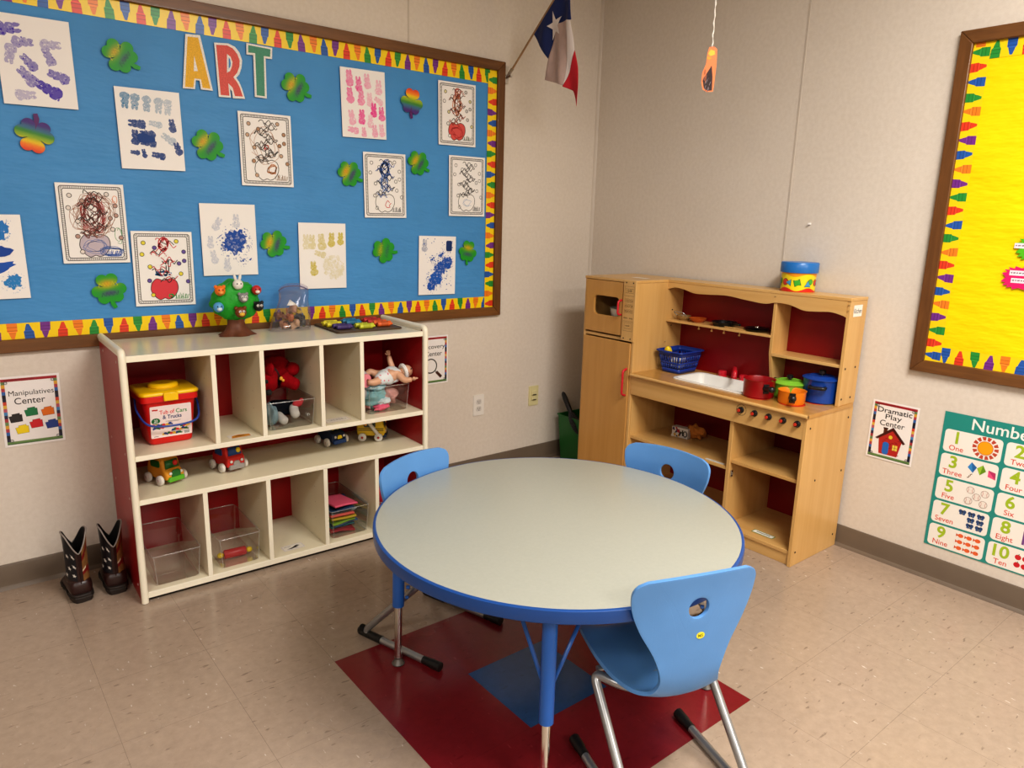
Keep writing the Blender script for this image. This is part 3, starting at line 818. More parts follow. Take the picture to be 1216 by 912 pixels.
def sheet_r(name, label, cat, cy, cz, w, h, draw, off=.002, m=None, white=WHITE, tilt=0):
    A = Art(); A.rect(-w/2, -h/2, w/2, h/2, white); draw(A, w, h)
    o = A.build(name, None, m or m_lam); tag(o, label, cat)
    o.location = (-off, cy, cz); o.rotation_euler = (Matrix.Rotation(R(-90), 4, 'Z') @ Matrix.Rotation(R(90), 4, 'X') @ Matrix.Rotation(tilt, 4, 'Z')).to_euler()
    return o
sheet_r('center_sign', 'white sign reading Dramatic Play Center with red house, right of the play kitchen', 'sign', -1.8228, .565, .187, .251, d_drama, white='#f1ece9', tilt=-.004)

def d_num(A, w, h):
    g = '#a9c22e'; rd = '#dc4a33'; cream = '#f3ede4'
    A.text('Numbers', 0, h/2-.052, .062, '#f4f1ea', .01, fit=.235)
    words = ['One','Two','Three','Four','Five','Six','Seven','Eight','Nine','Ten']
    for i in range(10):
        c, r_ = i % 2, i//2
        x0 = -w/2+.0115+c*.2115; y1 = h/2-.0675-r_*.0990
        A.poly(rrect(x0, y1-.0905, x0+.2, y1, .014), cream)
        A.text(str(i+1), x0+.045, y1-.052, .066, g, .026); A.text(words[i], x0+.047, y1-.082, .029, rd, .006)
        px, py = x0+.145, y1-.045
        if i == 0:
            for k in range(14):
                a = 2*PI*k/14; A.poly(rotp([(.03,-.004),(.044,-.007),(.044,.007),(.03,.004)], px, py, a), '#c2503a')
            A.poly(circ(px, py, .026, 24), '#f6a81c'); A.stroke(circ(px, py, .026, 24), .002, '#d8741c', closed=True)
        elif i == 1:
            for sx in (-.022, .022): A.poly(circ(px+sx, py, .018), '#4a86c4'); A.poly(circ(px+sx, py, .008), '#f6d65a')
        elif i == 2:
            for sx, sy, c1, c2, a in ((-.032,.014,'#3f8fd0','#2a6cab',.2),(0,.012,'#9ec63a','#6f9a22',-.15),(.036,.002,'#ea5a8a','#c03a6a',.7)):
                A.poly(rotp([(0,.02),(.016,0),(0,-.022),(-.016,0)], px+sx, py+sy, a), c1); A.poly(rotp([(0,.02),(.016,0),(0,-.022)], px+sx, py+sy, a), c2)
                for k in range(3): A.poly(rotp([(-.004,-.002),(.004,.002),(.004,-.002),(-.004,.002)], px+sx-.004*k, py+sy-.028-.007*k, .5), '#7a5a3a')
        elif i == 3:
            for k in range(4): A.poly(rotp([(0,.014),(.012,-.01),(-.012,-.01)], px-.03+.02*k, py, 0), '#e28a2a')
        elif i == 4:
            for sx, sy in ((-.024,.022),(.026,.02),(0,.0),(-.026,-.022),(.026,-.022)):
                A.poly(circ(px+sx, py+sy, .0135, 18), '#efe6dc'); A.stroke(circ(px+sx, py+sy, .0135, 18), .0012, '#8a6a5a', closed=True)
                for d in (-1, 1): A.stroke([(px+sx+d*(.006+.003*abs(t)), py+sy+t*.011) for t in (-1,-.5,0,.5,1)], .0011, '#c0584a')
        elif i == 5:
            for k in range(6): A.poly(circ(px-.04+.03*(k % 3)+.012, py+.016-.032*(k//3), .011), '#ee7a3a')
        elif i == 6:
            for sx, sy in ((-.038,.024),(-.006,.024),(.026,.024),(-.006,0),(.026,0),(-.006,-.024),(.026,-.024)):
                for d in (-1, 1): A.poly(circ(px+sx+d*.007, py+sy+.003, .0065, 10, .0075), '#2c4a78'); A.poly(circ(px+sx+d*.006, py+sy-.006, .0045, 10), '#3a5a8a')
                A.stroke([(px+sx, py+sy-.009), (px+sx, py+sy+.008)], .003, '#141a2a')
        elif i == 7:
            for k in range(8): A.poly([(px-.042+.011*k, py-.032), (px-.034+.011*k, py-.032), (px-.034+.011*k, py+.022), (px-.038+.011*k, py+.034), (px-.042+.011*k, py+.022)], ['#7a4a8a', '#b05a4a', '#4a7a4a'][k % 3])
        elif i == 8:
            for k in range(9):
                x = px-.03+.03*(k % 3); y = py+.026-.026*(k//3)
                A.poly(circ(x, y, .010, 14, .008), '#ea6a35'); A.poly([(x-.008, y), (x-.016, y+.007), (x-.016, y-.007)], '#d4532a'); A.poly(circ(x+.005, y+.002, .0012, 6), '#222222')
        else:
            for k in range(10):
                x = px-.044+.024*(k % 5); y = py+.014-.03*(k//5); A.poly(circ(x, y, .0105, 14), '#cf2430'); A.stroke([(x, y+.008), (x+.003, y+.014)], .002, '#4a7a2a')
sheet_r('numbers_chart', 'teal chart of numbers one to ten on the right wall', 'chart', -2.0092-.2175, .4213, .435, .5595, d_num, white='#2e9187')

# ---- star bursts on the yellow board
def burst(label, cy, cz, rx, ry, col, strips):
    A = Art(.0003); n = 18; P = []
    for k in range(2*n):
        a = 2*PI*k/(2*n); q = 1. if k % 2 else .82
        P.append((rx*q*max(-1, min(1, math.copysign(abs(math.cos(a))**.6, math.cos(a)))), ry*q*math.copysign(abs(math.sin(a))**.6, math.sin(a))))
    A.poly(P, col)
    for x0, y0, x1, y1, tx_ in strips:
        A.rect(x0, y0, x1, y1, '#f4dfe6')
        r = random.Random(int(1000*x1+y0*100))
        x = x0+.004
        while x < x1-.008:
            d = r.uniform(.003, .009); A.stroke([(x, (y0+y1)/2), (x+d, (y0+y1)/2+.001)], .0045, '#8a7f88'); x += d+.003
    o = A.build('burst_sticker', None, mat_art()); tag(o, label, 'sticker')
    o.location = (-.0145, cy, cz); o.rotation_euler = ROT_R
burst('hot pink starburst card with white text strips on yellow board', -2.205, 1.232, .085, .043, '#e8206e', [(-.06,.008,.06,.026,''),(-.052,-.018,.05,-.001,'')])
burst('green starburst card with white text strip on yellow board', -2.235, 1.338, .085, .048, '#58b81f', [(-.09,-.002,.06,.016,'')])
# push pin
t = thing('push_pin', 'white push pin stuck in the bare right wall', 'push pin', (-.0005, -1.352, 1.403), (0, R(-90), 0))
M().lathe([(.0055, 0), (.006, .004), (.003, .006), (.0028, .011), (.005, .013), (.004, .015)], 14).build('pin_head', mat('pin_white', '#e9e4dd', .3), t)

# ================================================================== OUTLETS
m_plate = mat('outlet_white', '#e4dfd8', .35, var=0); m_ivory = mat('ivory_plastic', '#d9cf9f', .4, var=0); m_slot = mat('slot_black', '#1a1816', .6, var=0)
t = thing('wall_outlet', 'white duplex wall outlet between shelf and play kitchen', 'outlet', (-.8, 0, .396), ROT_L)
M().prism(rrect(-.035, -.0575, .035, .0575, .004), 0, .005, lambda a, b, c: (a, b, c)).build('plate', m_plate, t, bevel=.0015)
for y in (.0195, -.0195):
    s = M().prism(rrect(-.016, y-.014, .016, y+.014, .008), .004, .007, lambda a, b, c: (a, b, c)).build('socket', mat('socket_grey', '#cfcac4', .4, var=0), t)
    for x in (-.006, .006): M().box((x-.0012, y-.003, .0065), (x+.0012, y+.007, .0074)).build('slot', m_slot, s)
    M().cyl((0, y-.008, .0065), (0, y-.008, .0074), .0025, n=10).build('slot', m_slot, s)
t = thing('wall_jack', 'ivory wall plate with two stacked jacks near the corner', 'wall plate', (-.408, 0, .397), ROT_L)
M().prism(rrect(-.035, -.0575, .035, .0575, .004), 0, .006, lambda a, b, c: (a, b, c)).build('plate', m_ivory, t, bevel=.0015)
for y in (.018, -.012):
    j = M().box((-.018, y-.012, .005), (.018, y+.012, .014)).build('jack', m_ivory, t, bevel=.002)
    M().box((-.013, y-.0125, .0125), (.013, y-.0075, .0145)).build('slot', m_slot, j)
# ================================================================== ROUND TABLE
m_top = mat('laminate_grey', '#a3a49a', .32, spec=.5, var=.025, vscale=120)
m_band = mat('blue_vinyl_edge', '#1d4b8e', .3, spec=.5, var=.03)
m_tblue = mat('blue_enamel', '#2562b4', .28, spec=.5, var=.03)
m_chrome = mat('chrome', '#d8d4cc', .16, 1., var=.02)
m_foot = mat('nylon_glide', '#6e6a66', .4, .6, var=0)
TC = (-1.685, -1.601); TZ = .537; TR = .533
t = thing('round_table', 'round grey topped table with blue edge in the middle of the floor', 'table', (TC[0], TC[1], 0))
M().lathe([(0, TZ-.028), (TR-.012, TZ-.028), (TR-.006, TZ-.022), (TR-.006, TZ-.0005), (TR-.008, TZ), (0, TZ)], 120).build('tabletop', m_top, t)
M().lathe([(TR-.0065, TZ-.036), (TR-.002, TZ-.0375), (TR+.002, TZ-.034), (TR+.0035, TZ-.018), (TR+.002, TZ-.003), (TR-.003, TZ-.0002), (TR-.0062, TZ-.0006), (TR-.0062, TZ-.03), (TR-.0065, TZ-.036)], 120).build('edge_band', m_band, t)
for k in range(4):
    a = R(136.43 + 90*k); cx, cy = .474*math.cos(a), .474*math.sin(a); ux, uy = math.cos(a), math.sin(a); vx, vy = -uy, ux
    fx_, fy_ = .482*ux, .482*uy
    lg = M().cyl((cx, cy, TZ-.030), (fx_-.002*ux, fy_-.002*uy, .205), .0185, n=20).build('leg', m_tblue, t)
    M().box((-.045, -.045, TZ-.036), (.045, .045, TZ-.029), xf=Matrix.Translation((cx-.01*ux, cy-.01*uy, 0)) @ Matrix.Rotation(a, 4, 'Z')).build('mounting_plate', m_tblue, lg, bevel=.002)
    M().cyl((fx_-.002*ux, fy_-.002*uy, .206), (fx_, fy_, .022), .0125, .0115, n=18).build('leg_insert', m_chrome, lg)
    M().lathe([(.0, .0), (.019, .0), (.0205, .004), (.016, .010), (.010, .020), (.013, .026), (0, .027)], 20, (fx_, fy_, 0)).build('glide', m_foot, lg)
    M().cyl((cx-.020*ux, cy-.020*uy, .27), (cx-.031*ux, cy-.031*uy, .27), .006, n=8).cyl((cx-.017*ux, cy-.017*uy, .235), (cx-.027*ux, cy-.027*uy, .235), .005, n=8).build('bolt', m_tblue, lg)
    for s in (-1, 1):
        top = Vector((cx-.15*ux+s*.115*vx, cy-.15*uy+s*.115*vy, TZ-.032)); bot = Vector((cx-.012*ux+s*.012*vx, cy-.012*uy+s*.012*vy, .30))
        M().tube([bot, top], .0055, 8).build('brace', m_tblue, t)

# ================================================================== CHAIRS
def mat_chair():
    N = NT('chair_polymer'); c = lin('#5f93cd'); b = N.bsdf(c, .36, spec=.45)
    v = N.coord()
    br = N.n('ShaderNodeTexBrick'); br.offset = .5; br.inputs['Scale'].default_value = 9; br.inputs['Mortar Size'].default_value = .008
    br.inputs['Color1'].default_value = (1, 1, 1, 1); br.inputs['Color2'].default_value = (.9, .9, .9, 1); br.inputs['Mortar'].default_value = (0, 0, 0, 1)
    N.l(N.coord((1, 1, 1)), br.inputs['Vector'])
    nz = N.noise(v, 420, 3); n2 = N.noise(v, 8, 3)
    N.l(N.ramp(n2.outputs['Fac'], [(.3, tuple(x*.95 for x in c)), (.7, tuple(min(1, x*1.04) for x in c))]), b.inputs['Base Color'])
    N.bump(b, N.mix(.4, nz.outputs['Fac'], br.outputs['Color']), .18, .0012)
    return N.m
m_chair = mat_chair()
m_tube = mat('painted_steel_tube', '#a9abad', .3, .75, var=.03)
m_cap = mat('black_rubber', '#151515', .45, var=.03)
PROF = [(.085, .281, .108), (.083, .296, .128), (.058, .308, .144), (.005, .307, .152), (-.06, .296, .153), (-.125, .284, .143), (-.182, .278, .120), (-.221, .292, .095), (-.239, .335, .082), (-.245, .41, .103), (-.247, .48, .141), (-.250, .55, .164), (-.257, .616, .168)]
def chair_shell():
    pts = [Vector(p) for p in PROF]; cur = bez(pts, 10)
    s = [0]
    for a, b in zip(cur, cur[1:]): s.append(s[-1] + math.hypot(b.x-a.x, b.y-a.y))
    L = s[-1]
    def at(d):
        d = max(0, min(L-1e-6, d))
        for i in range(len(s)-1):
            if s[i+1] >= d:
                t = (d-s[i])/(s[i+1]-s[i]+1e-9); return cur[i].lerp(cur[i+1], t)
        return cur[-1]
    nv, nu = 88, 44
    ds = []
    rc = .034; rf = .05
    for j in range(nv+1):
        t = j/nv; ds.append(L*(t + .018*math.sin(2*PI*t)*-1))
    ds[0] = 0; ds[-1] = L
    def halfw(d, w):
        k = w
        if L-d < rc: e = rc-(L-d); k = w-rc+math.sqrt(max(0, rc*rc-e*e))
        if d < rf: e = rf-d; k = min(k, w-rf+math.sqrt(max(0, rf*rf-e*e)))
        return k
    def P(x, d):
        p = at(d); w = halfw(d, p.z); back = sm((p.y-.30)/.14)
        xx = x*w; q = abs(x)**2.4
        return Vector((xx, p.x + back*.022*(xx/.16)**2*1.0, p.y + (1-back)*(.012*q - .006*(1-x*x)) + back*(-.012*(abs(xx)/.165)**2)*sm((p.y-.45)/.12)))
    bm = bmesh.new(); V = {}; UV = {}
    hc = None
    dz = min(range(len(ds)), key=lambda j: abs(at(ds[j]).y-.530)); hd = ds[dz]; hr = .0275
    for j, d in enumerate(ds):
        w = halfw(d, at(d).z)
        for i in range(nu+1):
            x = -1+2*i/nu
            V[i, j] = bm.verts.new(P(x, d)); UV[V[i, j]] = [x*w, d-hd, w, d]
    bm.verts.ensure_lookup_table()
    for j in range(nv):
        for i in range(nu):
            q = [V[i, j], V[i+1, j], V[i+1, j+1], V[i, j+1]]
            cxy = (sum(UV[v][0] for v in q)/4, sum(UV[v][1] for v in q)/4)
            if math.hypot(*cxy) < hr: continue
            bm.faces.new(q)
    for v in [v for v in bm.verts if not v.link_faces]: bm.verts.remove(v)
    for v in bm.verts:
        u = UV[v]; r_ = math.hypot(u[0], u[1])
        if r_ < hr*1.9 and r_ > 1e-6 and (v.is_boundary):
            k = hr/r_; x, d = u[0]*k, hd+u[1]*k
            w = halfw(d, at(d).z); v.co = P(x/w, d)
    for f in bm.faces: f.smooth = True
    bmesh.ops.recalc_face_normals(bm, faces=bm.faces)
    me = bpy.data.meshes.new('shell'); bm.to_mesh(me); bm.free()
    return me
def make_chair(label):
    t = thing('school_chair', label, 'chair', group='blue chairs around the round table')
    o = bpy.data.objects.new('seat_shell', chair_shell()); COL.objects.link(o); o.parent = t
    o.data.materials.append(m_chair)
    md = o.modifiers.new('solid', 'SOLIDIFY'); md.thickness = .0095; md.offset = 0
    md = o.modifiers.new('bevel', 'BEVEL'); md.width = .0038; md.segments = 3; md.limit_method = 'ANGLE'; md.angle_limit = R(50)
    for s in (-1, 1):
        path = fillet([(s*.165, .005, .0125), (s*.165, -.322, .0125), (s*.163, -.065, .274), (s*.125, -.12, .268), (s*.085, -.15, .264)], .042, 7)
        M().tube(path, .0118, 14).build('frame_leg', m_tube, t, smooth=60)
        M().tube(bez([(s*.165, -.052, .0135), (s*.165, -.02, .014), (s*.165, .008, .0142), (s*.165, .018, .0142)], 4), [.0128]*4+[.0148]*4+[.0150]*4+[.010], 14).build('front_cap', m_cap, t, smooth=60)
        M().tube(fillet([(s*.165, -.236, .0122), (s*.165, -.336, .0122), (s*.165, -.322, .028)], .012, 6), .0136, 12).build('rear_guard', m_cap, t, smooth=60)
    for y in (-.06, -.12): M().tube([(-.15 if y > -.1 else -.125, y, .276), (.15 if y > -.1 else .125, y, .276)], .008, 10).build('cross_bar', m_tube, t)
    return t
ch = make_chair('blue chair in front, its back to the viewer, yellow sticker below the hole')
place(ch, (-1.680, -1.934, 0), (0, 0, math.atan2(-.315, .949)))
c2 = dup(ch, (-1.796, -1.318, 0), math.atan2(-.289, -.957), 'blue chair left of the table beside the white shelf')
c3 = dup(ch, (-1.331, -1.572, 0), math.atan2(.985, -.17), 'blue chair across the table in front of the play kitchen')
A = Art(.0002); A.poly(circ(0, 0, .0115, 20, .0085), '#e6dc3c'); A.text('MS', 0, -.0045, .0115, '#8a7a1a', .01)
o = A.build('name_sticker', ch, mat_art()); o['label'] = 'yellow oval sticker'
o.location = (.012, -.2515, .455); o.rotation_euler = (R(88), 0, 0)

# ================================================================== WHITE CUBBY SHELF
m_mel = mat('cream_melamine', '#ebe1c6', .32, spec=.45, var=.02)
m_mtop = mat('cream_melamine_top', '#d9d2bf', .25, spec=.5, var=.02)
m_edge = mat('cream_edge_band', '#f1e9d5', .35, var=.01)
m_redlam = mat('red_laminate', '#a80f17', .35, spec=.45, var=.04)
m_redside = mat('red_side_laminate', '#a21e22', .34, spec=.45, var=.04)
SX, SY, SA = -2.594, -.411, -.015; SW, SD = 1.198, .385
def S(l, d, z): return (SX + l*math.cos(SA) - d*math.sin(SA), SY + l*math.sin(SA) + d*math.cos(SA), z)
sh = thing('cubby_shelf', 'low cream cubby shelf with red back and sides against the left wall', 'shelf', (SX, SY, 0), SA)
for x0, name in ((0, 'side_panel'), (SW-.022, 'side_panel')):
    prof = [(0, 0), (SD, 0), (SD, .922)]+[(.018-.018*math.sin(R(k*18)), .922-.018+.018*math.cos(R(k*18))) for k in range(6)]
    p = M().prism(prof, x0+.003, x0+.019, lambda a, b, c: (c, a, b)).build(name, m_redside, sh)
    e = M()
    prof2 = [(a, b) for a, b in prof]
    band = M().tube(fillet([(x0+.011, -.001, .002), (x0+.011, -.001, .9215), (x0+.011, SD, .9215)], .022, 6), .0122, 12)
    band.build('edge_band', m_edge, p, smooth=60)
    M().box((x0+.001, -.002, .0), (x0+.021, .012, .9)).box((x0+.001, .02, .905), (x0+.021, SD, .9235)).build('edge_strip', m_edge, p, bevel=.005, seg=3)
    for (d, z) in ((.06, .88), (.31, .88), (.06, .55), (.31, .55), (.06, .385), (.31, .385), (.06, .05), (.31, .05)):
        xx = x0+.0025 if x0 == 0 else x0+.0195
        M().ball((xx, d, z), (.0018, .005, .005), 10, 6).build('screw_cap', mat('screw_cap_pale', '#c9a9a4', .35, var=0), p)
for z1, th, m, d0, nm in ((.907, .021, m_mtop, -.001, 'top_board'), (.553, .018, m_mel, 0, 'middle_shelf'), (.391, .018, m_mel, 0, 'middle_shelf'), (.038, .022, m_mel, 0, 'bottom_shelf')):
    o = M().box((.019, .004, z1-th), (SW-.019, SD-.006, z1)).build(nm, m, sh, bevel=.001)
    M().box((.021, -.001, z1-th-.0005), (SW-.021, .0042, z1+.0003)).build('edge_strip', m_edge, o, bevel=.0015)
UD = (.302, .477, .713, .887); LD = (.242, .477, .713, .946)
for ds, z0, z1 in ((UD, .553, .886), (LD, .038, .373)):
    for l in ds:
        o = M().box((l-.008, .004, z0), (l+.008, SD-.006, z1)).build('divider', m_mel, sh, bevel=.0008)
        M().box((l-.0085, .0, z0+.0005), (l+.0085, .0043, z1-.0005)).build('edge_strip', m_edge, o, bevel=.001)
        hm = M()
        for d in (.10, .29):
            for k in range(3): hm.cyl((l+.0078, d, z0+.09+.07*k), (l+.0084, d, z0+.09+.07*k), .0016, n=8); hm.cyl((l-.0078, d, z0+.09+.07*k), (l-.0084, d, z0+.09+.07*k), .0016, n=8)
        hm.build('pin_holes', mat('pin_hole_dark', '#9a8d74', .7, var=0), o)
M().box((.01, SD-.008, .02), (SW-.01, SD-.001, .90)).build('back_panel', m_redlam, sh)
M().box((.03, .02, .0), (SW-.03, .035, .016)).build('underside_shade', mat('underside_shade_dark', '#1c1814', .7), sh)  # near-black strip standing in for the shade under the bottom board

# ---- clear bins
m_bin = mat_clear('clear_acrylic', '#f4f4f2', .5, .05)
m_rim = mat_clear('clear_acrylic_rim', '#f2f2f0', 1.0, .12, .16)
def clear_bin(label, l0, l1, d0, d1, z0, h, dx=.008, rim=.006):
    t = thing('clear_bin', label, 'bin', S((l0+l1)/2, (d0+d1)/2, z0+.0006), SA, 'clear plastic bins in the cubby shelf')
    w, d = (l1-l0)/2, (d1-d0)/2
    def ring(z, g, r=.014): return [(x, y, z) for x, y in rrect(-w-g, -d-g, w+g, d+g, r, 4)]
    m = M(); rings = [ring(.0, -.004), ring(.004, 0), ring(h*.5, dx*.5), ring(h, dx)]
    n = len(rings[0]); vs = [p for r_ in rings for p in r_]
    fs = [tuple(range(n))] + [(i*n+j, i*n+(j+1) % n, (i+1)*n+(j+1) % n, (i+1)*n+j) for i in range(3) for j in range(n)]
    m.add(vs, fs).build('bin_body', m_bin, t, smooth=30)
    M().tube(ring(h, dx+.001), .0017, 6, closed=True).build('rim', m_rim, t, smooth=60)
    for sx in (-1, 1): M().tube([(sx*(w-.004), -d-.001, .004), (sx*(w+dx-.004), -d-dx-.0005, h)], .0012, 5).build('corner_rib', m_rim, t)
    return t
clear_bin('empty clear bin in the bottom left cubby', .058, .21, .03, .345, .038, .118)
clear_bin('clear bin holding a red and yellow toy, bottom row second cubby', .292, .435, .03, .345, .038, .122)
clear_bin('clear bin full of coloured foam sheets, bottom row fourth cubby', .752, .912, .035, .345, .038, .125)
clear_bin('clear bin of black and white plush toys, top row third cubby', .512, .69, .05, .34, .553, .112)
clear_bin('clear bin of doll clothes, top row rightmost cubby', .945, 1.13, .06, .34, .553, .118)
clear_bin('clear bin in the bottom right cubby behind the left chair', .98, 1.15, .03, .345, .038, .118)
# toy in second bottom bin
m_ryel = mat('toy_yellow', '#f2d11c', .35, var=.03); m_rred = mat('toy_red', '#c0272d', .35, var=.03)
t = thing('toy_rolling_pin', 'red toy rolling pin with yellow ball ends lying in clear bin', 'toy', S(.363, .10, .080), SA-.06)
M().lathe([(0,-.042),(.016,-.042),(.018,-.038),(.018,.038),(.016,.042),(0,.042)], 20, xf=Matrix.Rotation(R(90), 4, 'Y')).build('roller', m_rred, t)
for s in (-1, 1): M().ball((s*.055, 0, 0), (.013, .011, .011), 14, 9).build('knob', m_ryel, t)
t.location.z = .0605
# foam sheets
cols = [('red', '#b0293a'), ('teal', '#2f8f9c'), ('blue', '#3f6aa8'), ('lime green', '#8fc23a'), ('yellow', '#e3c53a'), ('coral', '#e0645a'), ('grey blue', '#7f8f96'), ('navy', '#1d3a5c'), ('pink', '#dd5c78')]
for k, (nm, c) in enumerate(cols):
    r = random.Random(40+k); z0 = .046+.0135*k; w = r.uniform(.050, .060); dd = r.uniform(.075, .095)
    cx, cy = .832+r.uniform(-.008, .004), .165+r.uniform(-.015, .015)
    m = M(); ph = r.uniform(0, 6); am = r.uniform(.001, .0035)
    m.grid(lambda u, v: ((u-.5)*2*w, (v-.5)*2*dd, am*math.sin(5*u+ph)+am*math.cos(4*v+ph)), 14, 14)
    o = m.build('foam_sheet', mat('foam_'+nm.replace(' ', '_'), c, .75, var=.05), None, solid=.007)
    tag(o, nm+' foam sheet in the pile in the clear bin, bottom row fourth cubby' + (', on top' if k == 8 else ''), 'foam sheet', 'foam sheets in the clear bin')
    place(o, S(cx, cy, z0), SA + r.uniform(-.18, .18)); o.rotation_euler[0] = r.uniform(-.05, .05); o.rotation_euler[1] = r.uniform(-.06, .06)
# cloth lumps
def cloth(name, label, col, l, d, z, r3, seed, group=None, cat='cloth', rot=0, bump=.35):
    rnd = random.Random(seed); ks = [(Vector((rnd.gauss(0,1), rnd.gauss(0,1), rnd.gauss(0,1))).normalized(), rnd.uniform(3, 7), rnd.uniform(0, 6)) for _ in range(6)]
    def fn(v): return 1 + .065*sum(math.sin(f*v.dot(k)*1.6+p) for k, f, p in ks)
    o = M().ball((0, 0, 0), r3, 34, 22, fn=fn).build(name, mat('cloth_'+col[1:], col, .85, var=.12, vscale=30, bump=.3, bscale=300), None)
    tag(o, label, cat, group); place(o, S(l, d, z), SA+rot); return o
g = 'clothes heaped in the rightmost clear bin'
cloth('doll_dress', 'aqua doll dress at the front left of the bin of doll clothes', '#8fbfc6', 1.002, .125, .606, (.052, .045, .048), 1, g)
cloth('doll_blanket', 'hot pink doll blanket at the bottom front of the bin of doll clothes', '#f2688c', 1.018, .09, .573, (.034, .018, .016), 2, g)
cloth('doll_cardigan', 'pale pink doll cardigan filling the right of the bin of doll clothes', '#dba59f', 1.078, .155, .602, (.041, .055, .038), 3, g)
cloth('doll_pants', 'rose pink doll trousers at the left side of the bin of doll clothes', '#e0959c', .974, .16, .60, (.019, .055, .044), 4, g)
cloth('doll_bonnet', 'white doll bonnet with pale blue trim near the front of the bin', '#d8e4ea', 1.03, .088, .598, (.03, .018, .015), 5, g)
cloth('doll_shirt', 'light blue doll shirt spilling over the top of the bin of doll clothes', '#aed6e2', 1.005, .12, .660, (.045, .035, .016), 6, g)
cloth('plush_heart', 'red and pink cloth toy in the bin behind the left chair', '#b8283c', 1.06, .17, .104, (.04, .06, .052), 7)
cloth('doll_scarf', 'pale pink cloth in the bin behind the left chair', '#d9a0a4', 1.015, .09, .08, (.03, .03, .035), 8)

# ---- skin-modifier figure helper
def skinned(name, verts, edges, radii, m, parent=None, sub=2, root=0):
    me = bpy.data.meshes.new(name); me.from_pydata(verts, edges, [])
    o = bpy.data.objects.new(name, me); COL.objects.link(o)
    if parent is not None: o.parent = parent
    md = o.modifiers.new('skin', 'SKIN')
    for i, r_ in enumerate(radii): me.skin_vertices[0].data[i].radius = (r_, r_) if not isinstance(r_, tuple) else r_
    me.skin_vertices[0].data[root].use_root = True
    md.use_smooth_shade = True
    s = o.modifiers.new('sub', 'SUBSURF'); s.levels = sub; s.render_levels = sub
    me.materials.append(m); return o
m_skin = mat('vinyl_doll_skin', '#d9a98a', .45, var=.04)
# baby doll lying on its back over the clothes bin, head to the right
def mat_dots():
    N = NT('dotted_cotton'); b = N.bsdf(rough=.85, spec=.2); vo = N.n('ShaderNodeTexVoronoi'); vo.inputs['Scale'].default_value = 55; N.l(N.coord(), vo.inputs['Vector'])
    N.l(N.ramp(vo.outputs['Distance'], [(.20, lin('#d98a96')), (.26, lin('#dfe3e4'))]), b.inputs['Base Color'])
    return N.m
t = thing('baby_doll', 'baby doll in white dotted romper lying on top of the clothes bin', 'doll', S(1.045, .115, .675), SA)
V = [(0,0,.022),(.03,0,.026),(.058,0,.030),(.076,0,.034),(.088,-.006,.036),
     (.055,-.036,.034),(.068,-.066,.012),(.094,-.088,.020),(.060,.03,.05),(.055,.045,.085),(.052,.048,.108),
     (-.025,-.022,.02),(-.06,-.035,.012),(-.095,-.03,.016),(-.022,.022,.03),(-.05,.03,.052),(-.075,.03,.03)]
E_ = [(0,1),(1,2),(2,3),(3,4),(2,5),(5,6),(6,7),(2,8),(8,9),(9,10),(0,11),(11,12),(12,13),(0,14),(14,15),(15,16)]
rad = [.030,.034,.032,.018,.02, .017,.016,.011,.015,.013,.010, .021,.018,.012,.020,.017,.013]
skinned('body', V, E_, rad, m_skin, t)
M().ball((.108, -.008, .040), (.030, .027, .028), 22, 16).build('head', m_skin, t)
h = M()
for s in (-1, 1): h.ball((.118, -.008+s*.011-.018, .055), (.0035, .003, .003), 8, 6)
h.build('eyes', mat('doll_eye', '#2c2320', .3, var=0), t)
M().ball((.128, -.022, .046), (.004, .004, .004), 8, 6).ball((.108, -.036, .040), (.004, .006, .007), 8, 6).build('face_detail', m_skin, t)
V2 = [V[i] for i in (0,1,2,3,5,8,11,14)]
skinned('romper', [(0,0,.022),(.03,0,.026),(.060,0,.031),(.05,-.030,.032),(.056,.026,.047),(-.03,-.024,.02),(-.048,-.031,.015),(-.026,.024,.033)], [(0,1),(1,2),(2,3),(2,4),(0,5),(5,6),(0,7)], [.036,.041,.038,.025,.022,.028,.0245,.027], mat_dots(), t)
M().lathe([(.033,-.006),(.038,0),(.037,.006),(.031,.004)], 26, xf=Matrix.Translation((.094,-.006,.038)) @ Matrix.Rotation(R(80), 4, 'Y')).build('collar', mat('white_cotton', '#eceae6', .8), t)
for (px_, py_, pz_, dx_, dy_, dz_) in ((.094,-.088,.020,1,-.4,.3),(.052,.048,.108,-.1,.2,1)):
    d0 = Vector((dx_,dy_,dz_)).normalized(); sd = d0.cross(Vector((0,0,1)) if abs(d0.z) < .8 else Vector((0,1,0))).normalized()
    hm = M(); c0 = Vector((px_,py_,pz_)); hm.ball(c0+d0*.006, (.009,.008,.009), 10, 8)
    for k in range(4):
        b_ = c0+d0*.010+sd*(-.0066+.0044*k); hm.tube([b_, b_+d0*.008+sd*(-.0012+.0008*k), b_+d0*(.015-.0015*abs(k-1.5))+Vector((0,0,-.002))], [.0028,.0026,.0018], 7)
    b_ = c0+d0*.003+sd*.007; hm.tube([b_, b_+sd*.006+d0*.004, b_+sd*.008+d0*.010], [.003,.0027,.002], 7)
    hm.build('hand', m_skin, t)
